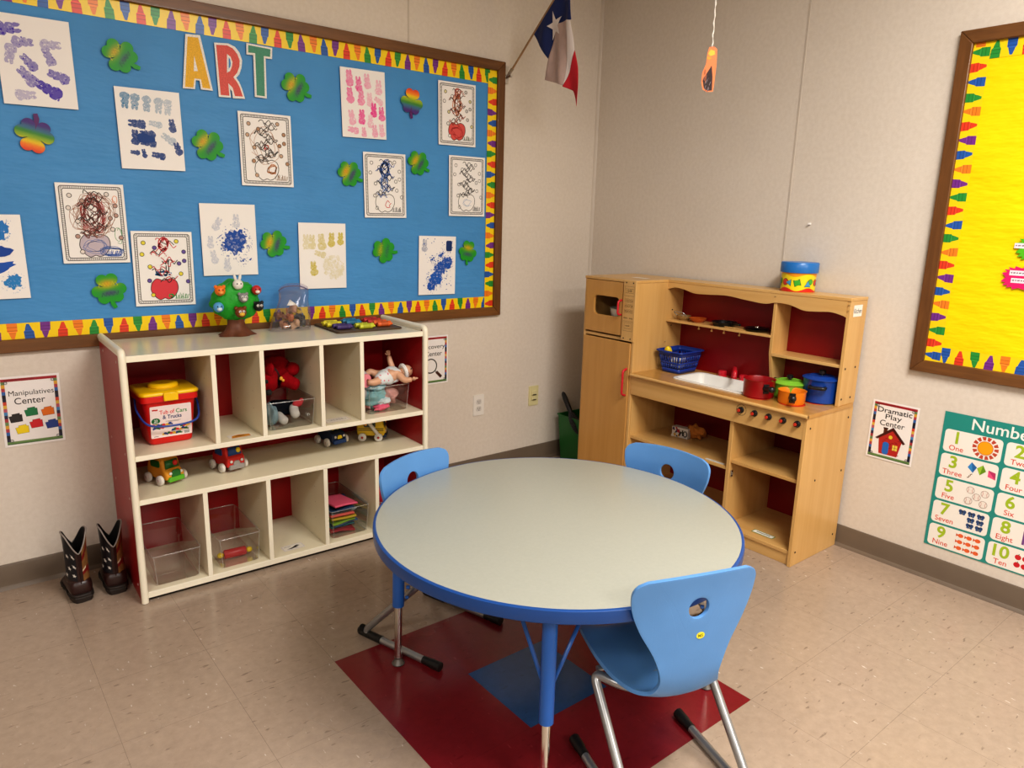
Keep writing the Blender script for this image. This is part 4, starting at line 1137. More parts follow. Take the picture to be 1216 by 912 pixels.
# second doll: pink hood showing at the left of the bin
t = thing('hooded_doll', 'doll in grey and pink hood leaning at the left of the clothes bin', 'doll', S(.925, .12, .66), SA)
M().ball((0,0,.045), (.042,.036,.046), 24, 16).ball((.0,.01,-.02), (.036,.036,.045), 20, 12).build('hood', mat('hood_cloth', '#b9aeb0', .9, var=.08, bump=.3), t)
M().lathe([(.020,-.004),(.027,0),(.026,.006),(.019,.007)], 24, xf=Matrix.Translation((.016,-.028,.045)) @ Matrix.Rotation(R(90), 4, 'X') @ Matrix.Rotation(R(18), 4, 'Y'), sy=1.15).build('hood_trim', mat('hood_pink', '#eb8f9c', .85), t)
M().ball((.014,-.020,.045), (.021,.016,.024), 16, 12).build('face', mat('doll_face_brown', '#7a4a38', .5), t)
t.location = S(.937, .13, .650)

# red plush toy lying over the third bin
m_plr = mat('red_plush', '#98101a', .95, spec=.1, var=.14, vscale=60, bump=.9, bscale=420, bdist=.004)
t = thing('red_plush_toy', 'big red plush animal lying on its side above the plush bin', 'plush toy', S(.596, .16, .700), SA); t.scale = (.93, .96, 1.04)
V = [(.02,.05,.062),(-.02,.03,.066),(-.052,-.01,.05),(-.070,-.045,.030),(-.076,-.066,.010),
     (.055,.03,.062),(.085,-.02,.068),(.02,-.02,.03),(.065,-.065,.008),(-.02,.07,.085),(.03,.09,.095),(.01,.0,.03),(.055,.06,.10)]
E_ = [(0,1),(1,2),(2,3),(3,4),(0,5),(5,6),(0,11),(11,7),(7,8),(0,9),(9,10),(0,12)]
skinned('body', V, E_, [.052,.048,.040,.052,.034,.036,.027,.028,.026,.036,.03,.034,.03], m_plr, t)
M().ball((-.060,-.048,.085), (.016,.034,.028), 14, 10, rot=Euler((.3,.4,.2))).ball((-.105,-.03,.05), (.014,.03,.03), 14, 10).build('ear', m_plr, t)
M().ball((-.082,-.098,.006), (.014,.011,.012), 12, 8).build('nose', mat('plush_black', '#120f10', .7), t)
M().ball((-.086,-.088,.046), (.008,.006,.008), 10, 8).build('eye', mat('plush_black', '#120f10', .7), t)
M().lathe([(.042,-.005),(.045,0),(.042,.005)], 26, xf=Matrix.Translation((-.036,.006,.056)) @ Euler((0,R(62),R(38))).to_matrix().to_4x4()).build('collar', mat('collar_dark', '#3a0d10', .8), t)
M().ball((-.006,-.042,.042), (.008,.005,.008), 12, 8).ball((.002,-.044,.034), (.006,.004,.006), 10, 8).build('tag', mat('tag_gold', '#e2a93a', .4), t)
# black and white plush toys in that bin
m_plw = mat('white_plush', '#d6d2cd', .95, spec=.1, var=.06, bump=.7, bscale=420, bdist=.003); m_plk = mat('black_plush', '#131215', .95, spec=.1, var=.2, bump=.7, bscale=420, bdist=.003)
t = thing('plush_dog', 'black plush animal with white paws folded inside the clear bin', 'plush toy', S(.60, .15, .575), SA)
skinned('body', [(0,.03,.03),(-.03,.0,.045),(-.055,-.02,.05),(.04,.03,.03),(.065,.0,.028)], [(0,1),(1,2),(0,3),(3,4)], [.036,.034,.028,.034,.026], m_plk, t)
skinned('paw', [(-.03,-.02,.025),(-.022,-.062,.006),(-.012,-.082,.002)], [(0,1),(1,2)], [.017,.019,.017], m_plw, t)
skinned('paw', [(.045,-.01,.045),(.03,-.05,.026),(.036,-.072,.012)], [(0,1),(1,2)], [.02,.021,.018], m_plw, t)
M().ball((.052,-.035,.058), (.022,.010,.014), 14, 9).ball((.07,-.03,.066), (.010,.008,.012), 10, 8).build('bandana', mat('bandana_red', '#b8323a', .85, var=.15), t)
cloth('plush_blanket', 'grey blue cloth at the left of the black and white plush bin', '#8aa3ad', .54, .12, .603, (.024, .05, .046), 9, cat='cloth')

# ---- toy tub
m_tubred = mat('tub_red', '#d5211b', .3, spec=.5, var=.03); m_tuby = mat('tub_yellow', '#f3c413', .3, spec=.5, var=.03); m_tubb = mat('tub_handle_blue', '#2c4a9c', .3, var=.03)
t = thing('toy_tub', 'red toy tub with yellow lid and blue handle, top left cubby', 'tub', S(.165, .170, .5535), SA+.03); t.scale = (.95, .95, .95)
def rr3(w, d, r, z, n=5): return [(x, y, z) for x, y in rrect(-w, -d, w, d, r, n)]
def loft(m, rings, cap0=True, cap1=True, mi=0):
    n = len(rings[0]); vs = [p for r_ in rings for p in r_]
    fs = [(i*n+j, i*n+(j+1) % n, (i+1)*n+(j+1) % n, (i+1)*n+j) for i in range(len(rings)-1) for j in range(n)]
    if cap0: fs.append(tuple(reversed(range(n))))
    if cap1: fs.append(tuple(range((len(rings)-1)*n, len(rings)*n)))
    return m.add(vs, fs, mi)
loft(M(), [rr3(.072,.066,.018,0), rr3(.078,.072,.02,.006), rr3(.094,.088,.022,.168), rr3(.095,.089,.022,.17), rr3(.104,.098,.024,.172), rr3(.104,.098,.024,.196), rr3(.1,.094,.022,.199)]).build('tub_body', m_tubred, t, bevel=.0015)
loft(M(), [rr3(.1,.094,.022,.197), rr3(.107,.101,.026,.198), rr3(.108,.102,.026,.204), rr3(.104,.098,.024,.210), rr3(.098,.092,.022,.212)]).build('lid', m_tuby, t, smooth=50)
M().lathe([(.052,.210),(.055,.214),(.054,.223),(.049,.227),(.034,.228),(.02,.224),(0,.223)], 36, sy=.9).build('lid_dome', m_tuby, t)
M().box((-.026,-.109,.176), (.026,-.096,.209)).build('latch', m_tuby, t, bevel=.003)
M().tube(bez([(-.106,-.01,.176), (-.110,-.05,.135), (-.085,-.108,.092), (0,-.124,.083), (.085,-.108,.092), (.110,-.05,.135), (.106,-.01,.176)], 8), .0042, 8).build('handle', m_tubb, t, smooth=60)
A = Art(.00025); w, h = .148, .128
A.poly(rrect(-w/2, -h/2, w/2, h/2, .004), '#f0dfdc')
A.text('Tub of', -.014, .030, .0225, '#d8262b', .012, fit=.054); A.text('Cars', .038, .0302, .0225, '#2a8a3a', .012, fit=.040)
A.text('& Trucks', .004, .010, .0215, '#22386f', .02, fit=.068)
A.stroke([(-.066,.049),(-.060,.0497),(-.053,.0487),(-.046,.0492)], .0058, '#c22a2a')
A.poly(circ(-.055, .005, .0155, 20, .012), '#1f6a3a'); A.text('23', -.055, .002, .013, '#f0efe6', .02); A.rect(-.063,-.003,-.047,-.001,'#f0efe6')
A.rect(-.02, -.001, .035, .0005, '#8a7f7c'); A.rect(-.012, -.004, .028, -.0026, '#8a7f7c')
rr = random.Random(9)
for k in range(26):
    x = -.062+.124*((k*7) % 26)/26+rr.uniform(-.003,.003); y = -.012-.0125*((k*3) % 4)+rr.uniform(-.002,.002); c = ['#d8282c','#e8b822','#22408a','#1f6a3a'][(k*5+k//4) % 4]
    A.poly(rotp([(-.0085,-.0035),(.0085,-.0035),(.0085,.0012),(.004,.0012),(.002,.0052),(-.005,.0052),(-.0085,.001)], x, y, rr.uniform(-.4,.5)), c)
A.rect(.044, -.06, .066, -.046, '#f4efec')
for k in range(10): A.rect(.045+.002*k, -.059, .046+.002*k, -.047, '#1c1a1a')
A.stroke([(-.064,-.058),(-.056,-.0575),(-.048,-.0582)], .0022, '#777070')
o = A.build('front_label', t, mat_art('glossy_label', .28, .5)); o['label'] = 'white label reading Tub of Cars & Trucks'
o.location = (.0, -.0815, .092); o.rotation_euler = (R(90)+math.atan2(.016, .16), 0, 0)
# ---- label cards lying in cubbies
def card(label, l, d, z, w, h, draw, rot=0, curl=0):
    A = Art(.0002); A.poly(rrect(-w/2, -h/2, w/2, h/2, .003), '#efe8dc'); draw(A)
    o = A.build('label_card', None, m_lam, warp=(lambda x, y, z_: (x, y, z_+curl*(x/w)**2*.8+curl*.3)) if curl else None); tag(o, label, 'label card', 'picture labels in the cubbies'); place(o, S(l, d, z+.0006), SA+rot); return o
def dc1(A):
    A.poly([(-.034,-.019),(.038,-.019),(.040,.010),(.0,.018),(-.026,.010)], '#d9912f'); A.poly([(-.02,-.004),(.02,-.004),(.018,.004),(-.01,.005)], '#7a4a1c')
def dc2(A):
    A.stroke(rrect(-.052,-.026,.052,.026,.004), .002, '#c79a98', closed=True)
    for k in range(6): A.stroke([(p[0], p[1]) for p in circ(-.03+.012*k, .002*((-1)**k), .009, 10)], .0014, '#7d6a78', closed=True)
def dc3(A):
    A.stroke(rrect(-.042,-.022,.042,.022,.006), .0012, '#b9a9c9', closed=True); A.stroke([(-.034,.009),(-.026,.010),(-.016,.0085),(-.006,.0105)], .0022, '#55505a')
    A.poly([(-.03,-.012),(-.004,-.004),(.012,.008),(.022,.010),(.030,.002),(.012,-.004),(.02,-.012),(.004,-.010),(-.01,-.014)], '#22252c')
card('curled orange and white picture label in top row second cubby', .395, .055, .553, .085, .05, dc1, .02)
card('pale pink line drawing label in top row fourth cubby', .798, .065, .553, .11, .058, dc2, .02)
card('small white label with dark vehicle drawing in bottom row third cubby', .585, .06, .038, .088, .048, dc3, .02)

# ---- pull-back vehicles
m_wheel = mat('toy_wheel_white', '#dcd7d0', .4, var=.03); m_hub = mat('toy_hub', '#b9a6a0', .4, var=0); m_hubr = mat('toy_hub_red', '#a8352c', .4, var=0)
def vehicle(label, l, d, rot, body, bump_c, win, kind, extras=()):
    t = thing('toy_vehicle', label, 'toy car', S(l, d, .3925), SA+rot, 'toy vehicles on the middle shelf')
    W2 = .036
    side = {'car': [(-.058,.018),(.060,.018),(.064,.040),(.040,.055),(.030,.088),(.018,.098),(-.034,.098),(-.050,.085),(-.060,.05)],
            'truck': [(-.060,.020),(.060,.020),(.062,.056),(.050,.064),(.040,.100),(.030,.108),(-.010,.108),(-.016,.062),(-.058,.062)],
            'low': [(-.058,.018),(.058,.018),(.062,.046),(.05,.058),(.028,.062),(.018,.092),(-.03,.092),(-.045,.06),(-.058,.055)],
            'bus': [(-.060,.022),(.060,.022),(.066,.045),(.060,.062),(.052,.098),(.042,.108),(-.052,.108),(-.062,.098),(-.062,.05)]}[kind]
    M().prism(side, -W2, W2, lambda a, b, c: (c, -a, b)).build('body', body, t, bevel=.008, seg=3, smooth=60)
    ws = {'car': [(.041,.058,.0335,.088)], 'truck': [(.0515,.066,.042,.098)], 'low': [(.029,.064,.021,.088)], 'bus': [(.0615,.064,.0535,.098)]}[kind]
    for (y0, z0, y1, z1) in ws:
        M().add([(-.028,-y0-.0022,z0),(.028,-y0-.0022,z0),(.024,-y1-.0022,z1),(-.024,-y1-.0022,z1)], [(0,1,2,3)]).build('windscreen', win, t, solid=.003)
    for s in (-1, 1):
        zz = .062 if kind != 'low' else .064
        M().prism(rrect(-.03, zz, .022, zz+.026, .007), 0, .003, lambda a, b, c: (s*(W2-.0006+c), -a, b)).build('side_window', win, t)
    M().prism([(-.033,.012),(.033,.012),(.030,.030),(-.030,.030)], .052, .070, lambda a, b, c: (a, -c, b)).build('bumper', bump_c, t, bevel=.004)
    for s in (-1, 1):
        M().ball((s*.022, -.064, .044), (.006,.004,.006), 10, 8).build('headlight', m_wheel, t)
        for y in (-.036, .036):
            w = M().lathe([(0,-.008),(.014,-.008),(.0185,-.005),(.019,0),(.0185,.005),(.014,.008),(0,.008)], 22, xf=Matrix.Translation((s*.048, y, .019)) @ Matrix.Rotation(R(90), 4, 'Y')).build('wheel', m_wheel, t)
            M().ball((s*.0562, y, .019), (.002,.006,.006), 10, 6).build('hub', m_hubr if kind == 'bus' else m_hub, w)
    for e in extras: e(t)
    return t
m_vor = mat('vehicle_orange', '#e09a2c', .6, var=.05); m_vgr = mat('vehicle_green', '#5fae2c', .5); m_vgw = mat('vehicle_dark_green', '#1f6a2c', .4); m_vre = mat('vehicle_red', '#cf2a24', .55, var=.05)
m_vbl = mat('vehicle_blue', '#274a86', .5, var=.05); m_vnav = mat('vehicle_navy', '#1d2c4a', .55); m_vye = mat('vehicle_yellow', '#e2bb26', .55, var=.05); m_vdk = mat('vehicle_window', '#3d4a44', .35); m_vgy = mat('vehicle_grey', '#9a9490', .45)
def grille(c, w=.018, z0=.030, z1=.056):
    def f(t): M().prism([(-w,z0),(w,z0),(w,z1-.01),(w*.6,z1),(-w*.6,z1),(-w,z1-.01)], .060, .067, lambda a, b, c_: (a, -c_, b)).build('grille', c, t, bevel=.002)
    return f
def driver(c, x=.012, y=-.042, z=.078):
    def f(t): M().ball((x, y, z), (.010,.008,.011), 12, 8).build('driver', c, t)
    return f
def stripes(t):
    for s in (-1, 1):
        for z in (.046, .054): M().box((s*.0358-.0007, -.058, z), (s*.0358+.0012, .055, z+.0035)).build('stripe', m_cap, t)
def mirror(t):
    M().tube([(-.045,-.035,.03),(-.047,.005,.085),(-.05,.02,.11)], .008, 10).build('crank_arm', m_wheel, t)
vehicle('orange toy car with green front on the middle shelf, leftmost', .148, .165, .38, m_vor, m_vgr, m_vgw, 'car', (grille(m_vgw), driver(m_vre, .014, -.0405, .074)))
vehicle('red toy truck with blue windscreen on the middle shelf', .382, .175, .22, m_vre, m_vgy, m_vbl, 'truck', (grille(m_vgy, .014, .026, .046), driver(m_ryel, .016, -.049, .082)))
vehicle('navy blue toy car under the fourth top cubby', .855, .255, .18, m_vnav, m_vbl, m_vdk, 'low', (grille(m_ryel, .012, .034, .05), driver(m_ryel, -.012, -.028, .075), driver(m_ryel, .012, -.028, .075)))
vehicle('yellow toy school bus with black stripes, rightmost on middle shelf', 1.035, .22, .98, m_vye, m_vnav, m_vdk, 'bus', (grille(m_vye, .014, .03, .05), driver(m_vor, .012, -.060, .082), driver(m_vor, -.038, .0, .080), driver(m_vor, -.038, .022, .080), stripes, mirror))

# ================================================================== ON TOP OF THE SHELF
TZS = .9075
m_leaf = mat('toy_leaf_green', '#1fa02a', .55, var=.1, vscale=40, bump=.6, bscale=90, bdist=.004); m_bark = mat('toy_bark', '#6a3a22', .55, var=.15, vscale=40, bump=.5, bscale=60, bdist=.003)
t = thing('toy_tree', 'green toy tree with animal heads and brown trunk on shelf top', 'toy', S(.475, .275, TZS), SA)
def bumps(v): return 1 + .045*math.sin(9*v.x+2)*math.sin(8*v.z+1) + .04*math.cos(7*v.y+5*v.z)+.03*math.sin(13*v.x-9*v.z)
M().ball((0,0,.140), (.094,.062,.080), 36, 24, fn=bumps).build('crown', m_leaf, t)
tr_ = M(); 
def trunk(u, v):
    a = 2*PI*u; z = .075*v; base = .030+.045*(1-v)**3*(.62+.38*abs(math.cos(2.5*a+.4)))
    return (base*math.cos(a)*1.05, base*math.sin(a)*.8, z)
tr_.grid(trunk, 40, 10, wrapu=True).build('trunk', m_bark, t, smooth=60)
def head(lb, x, z, c, r_=.019, ears=None, ec=None, eyes=True, snout=None, y=-.062, white=False):
    h = M().ball((x, y, z), (r_, r_*.85, r_), 18, 12).build('animal_head', mat('animal_'+c[1:], c, .45, var=.03), t); h['label'] = lb
    if ears:
        e = M()
        for s in (-1, 1):
            if ears == 'long': e.ball((x+s*.009, y+.003, z+.026), (.006,.005,.016), 12, 8, rot=Euler((0, s*.25, 0)))
            else: e.ball((x+s*r_*.75, y+.002, z+r_*.75), (r_*.36,)*3, 10, 8)
        e.build('ear', mat('animal_'+(ec or c)[1:], ec or c, .45), h)
    if eyes:
        for s in (-1, 1):
            M().ball((x+s*.007, y-r_*.74, z+.004), (.0055 if white else .0028,)*3, 10, 7).build('eye', mat('eye_white', '#eeeae4', .35, var=0) if white else mat('eye_black', '#141414', .3, var=0), h)
            if white: M().ball((x+s*.007, y-r_*.74-.0045, z+.004), (.0025,)*3, 8, 6).build('pupil', mat('eye_black', '#141414', .3, var=0), h)
    if snout: M().ball((x, y-r_*.72, z-.006), (r_*.5, r_*.4, r_*.36), 12, 8).build('snout', mat('animal_'+snout[1:], snout, .45), h)
head('white rabbit head', .0, .205, '#e6e2da', .020, 'long', y=-.052)
head('orange bear head', -.068, .183, '#e8781e', .020, 'r', snout='#f0a050', y=-.048)
head('red bird head', .072, .181, '#c02a2a', .019, None, white=False, snout='#efe6d8', y=-.048)
head('grey raccoon head', .012, .155, '#8d8d8f', .019, 'r', white=True, snout='#d9d6d2', y=-.070)
head('light blue bird head', -.078, .120, '#5aa0d2', .020, None, snout='#d9e6ee', y=-.050)
head('brown owl head', .0, .098, '#7a3c1c', .022, 'r', white=True, snout='#e0b23a', y=-.066)
head('black and white penguin head', .076, .116, '#1a1a1c', .020, 'r', white=True, y=-.050)
# clear zip bag of small figures
t = thing('zip_bag', 'clear zip bag with purple seal leaning on shelf top', 'bag', S(.715, .30, TZS), SA)
m_bagc = mat_clear('bag_film', '#eeecf2', .45, .10, .035)
def bagf(u, v):
    a = 2*PI*u; wv = .080 - .020*v; th = .045*(1-v)**.7+.004
    z = .172*v; y = .055*v
    if v < .08: th *= .8+.2*v/.08
    top = .018*math.sin(PI*(math.cos(a)*.5+.5))*v
    return (wv*math.copysign(abs(math.cos(a))**.6, math.cos(a))+.034*v - .02*(1-v)**3*(1 if math.cos(a) < 0 else 0) + .003*math.sin(9*v+5*u), y+th*math.copysign(abs(math.sin(a))**.8, math.sin(a))*1.+.003*math.sin(14*u+6*v), z+top+.001)
bm_ = M(); bm_.grid(bagf, 48, 24, wrapu=True).build('bag_film', m_bagc, t, smooth=180)
M().tube([Vector(bagf(.5*k/20, .93)) + Vector((0,-.001,0)) for k in range(21)], .0026, 6).build('zip_seal', mat_clear('zip_purple', '#7a58c8', .5, .2, .15), t)
M().add([(-.028,-.020,.105),(.022,-.012,.105),(-.008,-.004,.128)], [(0,1,2)]).build('paper_label', mat('paper_white', '#e6e1dc', .6, var=0), t, solid=.0005)
figs = [('tan', '#c98f66', -.028,.0,.018), ('orange brown', '#c8703a', -.006,-.008,.048), ('cream', '#dcb48e', .012,-.004,.015), ('dark grey', '#3f4140', .040,.002,.016), ('brown', '#8a5530', -.034,.008,.055), ('pale peach', '#e0b090', .016,.010,.075), ('yellow', '#cfae3a', .040,.010,.072), ('black', '#26262a', .036,.0,.046)]
for k, (nm, c, x, y, z) in enumerate(figs):
    r = random.Random(60+k); f = thing('toy_figure', nm+' small toy animal inside the clear zip bag', 'toy', S(.715+x, .30+y+.012+.3*z, TZS+z+.003), (r.uniform(-.8,.8), r.uniform(-.8,.8), r.uniform(0,6)), 'little toys in the zip bag'); f.scale = (1.3, 1.3, 1.3)
    skinned('body', [(0,0,0),(.014,0,.003),(.022,0,.012),(-.012,0,.002),(.010,.006,-.013),(.010,-.006,-.013),(-.012,.006,-.013),(-.012,-.006,-.013)], [(0,1),(1,2),(0,3),(1,4),(1,5),(3,6),(3,7)], [.010,.009,.008,.009,.004,.004,.004,.004], mat('figure_'+c[1:], c, .5), f, 1)
# tray with chunky crayons
m_tray = mat('tray_hardboard', '#5a4632', .5, var=.12, vscale=60)
t = thing('wooden_tray', 'dark hardboard tray lying on the right end of shelf top', 'tray', S(.985, .235, TZS+.0005), SA-.02)
loft(M(), [rr3(.15,.13,.012,0), rr3(.152,.132,.012,.0025), rr3(.152,.132,.012,.0045), rr3(.15,.13,.012,.0055)]).build('tray_board', m_tray, t)
M().tube([(x, y, .0055) for x, y in rrect(-.149,-.129,.149,.129,.012)], .0022, 6, closed=True).build('rim', mat('tray_rim', '#46372a', .5), t)
groups = [('yellow', '#dfd02f', -.080, .050, 4), ('teal', '#2f7fa6', .02, .072, 4), ('red', '#c62f2b', .118, .060, 4), ('purple', '#4d3a78', -.072, -.035, 3), ('lime', '#cfd23a', .020, -.060, 3), ('orange', '#e86a2a', .118, -.035, 4)]
for nm, c, x0, y0, n in groups:
    mm = mat('chunky_'+nm, c, .45, var=.05); first = None
    for k in range(n):
        x = x0-.022+.006*(k % 2); y = y0+.0225*(k-1.5)
        lbl = nm+' chunky crayon in the '+nm+' cluster on the hardboard tray'
        if first is None:
            first = thing('chunky_crayon', lbl, 'crayon', group=nm+' crayons on the tray')
            mb = M().lathe([(0,-.034),(.0095,-.034),(.0102,-.032),(.0102,.020),(.0102,.022),(.0065,.025),(.0045,.036),(0,.037)], 14, xf=Matrix.Rotation(R(90), 4, 'Y')); mb.build('stick', mm, first)
            M().lathe([(.0104,-.020),(.0107,-.019),(.0107,.013),(.0104,.014)], 14, xf=Matrix.Rotation(R(90), 4, 'Y')).build('wrapper', mat('wrapper_'+nm, '#%02x%02x%02x' % tuple(min(255, int(int(c[i:i+2], 16)*.86)) for i in (1, 3, 5)), .6), first)
            q = first
        else: q = dup(first, (0,0,0), 0, lbl)
        place(q, S(.985+x, .235+y, TZS+.0006+.0055+.0105), SA+random.Random(k+n).uniform(-.12, .12)+(PI if k % 2 else 0))
# ================================================================== COWBOY BOOTS
m_boot = mat('boot_leather_brown', '#2f1714', .34, var=.2, vscale=30, bump=.25, bscale=120); m_bootdk = mat('boot_leather_navy', '#16171f', .4, var=.15)
m_boottan = mat('boot_panel_tan', '#8a6237', .55, var=.25, vscale=45); m_bsole = mat('boot_sole', '#2a211d', .6, var=.1); m_bpipe = mat('boot_piping', '#8f8781', .5); m_bin_ = mat('boot_lining', '#0c0a0a', .9)
m_bred = mat('boot_panel_red', '#7d1a1a', .5, var=.15); m_bcream = mat('boot_panel_cream', '#d8c6a6', .6)
def boot(label, x, y, rz):
    t = thing('cowboy_boot', label, 'boot', (x, y, 0), rz, None)
    # local: heel at y=0, toe to +y ; shaft above the heel
    def shaft(u, v):
        a = 2*PI*u - PI/2                     # u=0 -> back (-y)
        z0, z1 = .062, .225 + .034*(min(abs(math.cos(a)), .82)/.82)**1.1 - .042*abs(math.sin(a))**2.6*(1.0 if math.sin(a) < 0 else .8)
        z = z0+(z1-z0)*v
        rx = .0375+.002*v-.003*math.sin(PI*v); ry = .046+.004*v-.004*math.sin(PI*v)
        return Vector((rx*math.cos(a), .050-.004*v+ry*math.sin(a), z))
    m = M(); n = 48
    m.grid(shaft, n, 20, wrapu=True)
    mi = []
    for j in range(20):
        for i in range(n):
            u = (i+.5)/n; v = (j+.5)/20; k = 0
            if .52 < u < .955 and .08 < v < .93: k = 1          # wearer's left: dark star panel
            if .035 < u < .48 and .06 < v < .95: k = 2          # tan panel
            if k == 2 and (.60+.1*math.sin(9*u) < v < .74+.08*math.sin(9*u)): k = 3
            if k == 2 and (.20+.07*math.sin(21*u) < v < .30+.06*math.sin(17*u)): k = 3
            if k == 2 and (.30+.06*math.sin(17*u) < v < .35+.06*math.sin(17*u+1)): k = 4
            mi.append(k)
    m.mi = mi
    s = m.build('shaft', [m_boot, m_bootdk, m_boottan, m_bred, m_bcream, m_bin_], t, smooth=60)
    md = s.modifiers.new('solid', 'SOLIDIFY'); md.thickness = .004; md.offset = -1; md.material_offset = 5
    M().grid(lambda u, v: shaft(u, .25+.70*v)*1.0 + (Vector((0,.050,0))-Vector((shaft(u,.5).x, shaft(u,.5).y-0, 0)))*.13*1.0, 32, 8, wrapu=True).build('lining', m_bin_, t)
    M().tube([shaft(i/64, 1.0) for i in range(64)], .0026, 7, closed=True).build('piping', m_bpipe, t, smooth=60)
    for u in (.985, .015): pass
    M().tube([shaft(.0, v/12) + Vector((0,-.001,0)) for v in range(13)], .002, 6).build('back_seam', m_boot, t)
    # foot: rings from heel to toe
    ring = [(-.004,.030,.060,.010),(.01,.038,.084,.012),(.05,.041,.088,.014),(.09,.040,.078,.014),(.12,.040,.060,.014),(.155,.037,.046,.014),(.180,.028,.038,.015),(.195,.012,.028,.017)]
    vs = []; k = 20
    for (yy, rx, zt, zb) in ring:
        for j in range(k):
            a = 2*PI*j/k; c_, s_ = math.cos(a), math.sin(a)
            vs.append((rx*math.copysign(abs(c_)**.8, c_), yy, (zt+zb)/2+(zt-zb)/2*math.copysign(abs(s_)**.8, s_)))
    fs = [(i*k+j, i*k+(j+1) % k, (i+1)*k+(j+1) % k, (i+1)*k+j) for i in range(len(ring)-1) for j in range(k)]+[tuple(range(k)), tuple(range((len(ring)-1)*k, len(ring)*k))]
    M().add(vs, fs).build('foot', m_boot, t, smooth=80, sub=1)
    out = [(-.034,.0),(-.026,-.014),(0,-.018),(.026,-.014),(.034,0),(.039,.04),(.037,.08),(.043,.12),(.040,.16),(.026,.192),(0,.203),(-.026,.192),(-.040,.16),(-.043,.12),(-.037,.08),(-.039,.04)]
    so = M().prism(out, .010, .018, lambda a, b, c: (a, b, c)).build('sole', m_bsole, t, bevel=.002)
    M().prism([p for p in out if p[1] < .06 or False] , 0, .030, lambda a, b, c: (a*(.94+.06*c/.03), b*(.95+.05*c/.03), c)).build('heel', m_bsole, t, bevel=.003)
    M().tube([(a*1.02, b*1.01, .019) for a, b in out], .0022, 6, closed=True).build('welt', m_bpipe if False else m_bsole, t)
    # stars on the dark panel
    A = Art(.0)
    def star(u, v, r_):
        P = []
        for i in range(10):
            a = PI/2+PI*i/5; q = r_ if i % 2 == 0 else r_*.42
            P.append((u+q*math.cos(a)/.27, v+q*math.sin(a)/.165))
        return P
    for k_, (u, v) in enumerate(((.62,.80),(.74,.70),(.84,.60),(.92,.72),(.60,.55),(.72,.48),(.86,.36),(.93,.48),(.66,.30),(.80,.20),(.92,.24))):
        A.poly(star(u, v, .0085), '#cfc8c0')
    A.build('star_print', t, mat_art(), warp=lambda u, v, z: tuple(shaft(u, v) + Vector((shaft(u,v).x*.03, (shaft(u,v).y-.05)*.03, 0))))
    return t
boot('brown cowboy boot with star panel, farther from the cubby shelf', -2.756, -.262, .05)
boot('taller looking brown cowboy boot with tan panel, touching side of cubby shelf', -2.645, -.268, -.04)

# ================================================================== PLAY KITCHEN  (local x right along the wall, y back, z up)
KX, KY = -.392, -.367
def K(x, y, z): return (KX+y, KY-x, z)
KR = R(-90)
m_ply = mat_wood('maple_ply', '#cc9d5c', '#dfb779', (26, 26, 1.6), .35, .15)
m_plyh = mat_wood('maple_ply_horizontal', '#cc9d5c', '#dfb779', (1.6, 26, 26), .35, .15)
m_plyd = mat_wood('maple_door', '#c08d48', '#d3a15e', (24, 24, 1.3), .35, .15)
m_plytop = mat_wood('maple_counter', '#b98743', '#cd9f5c', (1.6, 22, 22), .3, .2)
m_kred = mat('kitchen_red_back', '#8a040d', .45, var=.05); m_gap = mat('dark_gap', '#15100b', .8, var=0); m_redh = mat('red_plastic_handle', '#cf2636', .3, var=.02)
m_screw = mat('screw_dark', '#2b2018', .5, var=0)
kt = thing('play_kitchen', 'wooden play kitchen with fridge, sink and red back against the right wall', 'play kitchen', (KX, KY, 0), KR)
KW, KD, KH, KC = 1.290, .374, 1.114, .661
def kb(name, lo, hi, m=None, bev=.0015, parent=None): return M().box(lo, hi).build(name, m or m_ply, parent or kt, bevel=bev)
# carcass
kb('side_panel', (0, .004, .004), (.014, KD, KH-.013))
kb('side_panel', (.339, .003, 0), (.354, KD, KH-.013))
kb('top_panel', (-.002, .001, KH-.013), (.356, KD, KH), m_plyh)
kb('fridge_back', (.014, KD-.008, .02), (.339, KD, KH-.013))
kb('fridge_rail', (.014, .006, .812), (.339, KD-.01, .826), m_plyh)
kb('fridge_floor', (.014, .012, .0), (.339, KD-.01, .03), m_plyh)
# microwave door with a rounded window cut through
def frame_prism(outer, inner, t0, t1, f):
    """flat ring between two outlines with equal point counts"""
    n = len(outer); m = M()
    vs = [f(a, b, t) for t in (t0, t1) for P in (outer, inner) for a, b in P]
    fs = []
    for i in range(n):
        j = (i+1) % n
        fs += [(i, j, n+j, n+i), (2*n+i, 3*n+i, 3*n+j, 2*n+j), (i, 2*n+i, 2*n+j, j), (n+i, n+j, 3*n+j, 3*n+i)]
    return m.add(vs, fs)
inn = rrect(.071, .925, .247, 1.022, .024, 6)
outp = []
for q in range(4):   # outer door rectangle with one point for every window point
    X, Z = (.2665 if q in (0, 3) else .0145), (1.0985 if q in (0, 1) else .8355)
    g = inn[q*7:q*7+7]
    for k in range(7):
        v0 = g[0]; v1 = g[6]
        hor = (q % 2 == 0)
        s0 = (X, v0[1]) if hor else (v0[0], Z); s1 = (v1[0], Z) if hor else (X, v1[1])
        e = (s0, (X, Z)) if k <= 3 else ((X, Z), s1); tt = k/3 if k <= 3 else (k-3)/3
        outp.append((e[0][0]+(e[1][0]-e[0][0])*tt, e[0][1]+(e[1][1]-e[0][1])*tt))
d = frame_prism(outp, inn, -.001, .013, lambda a, b, c: (a, c, b)).build('microwave_door', m_plyd, kt, bevel=.0012)
M().tube(fillet([(.262, -.001, 1.012), (.262, -.026, 1.008), (.262, -.026, .944), (.262, -.001, .940)], .014, 5), .0052, 10).build('handle', m_redh, d, smooth=60)
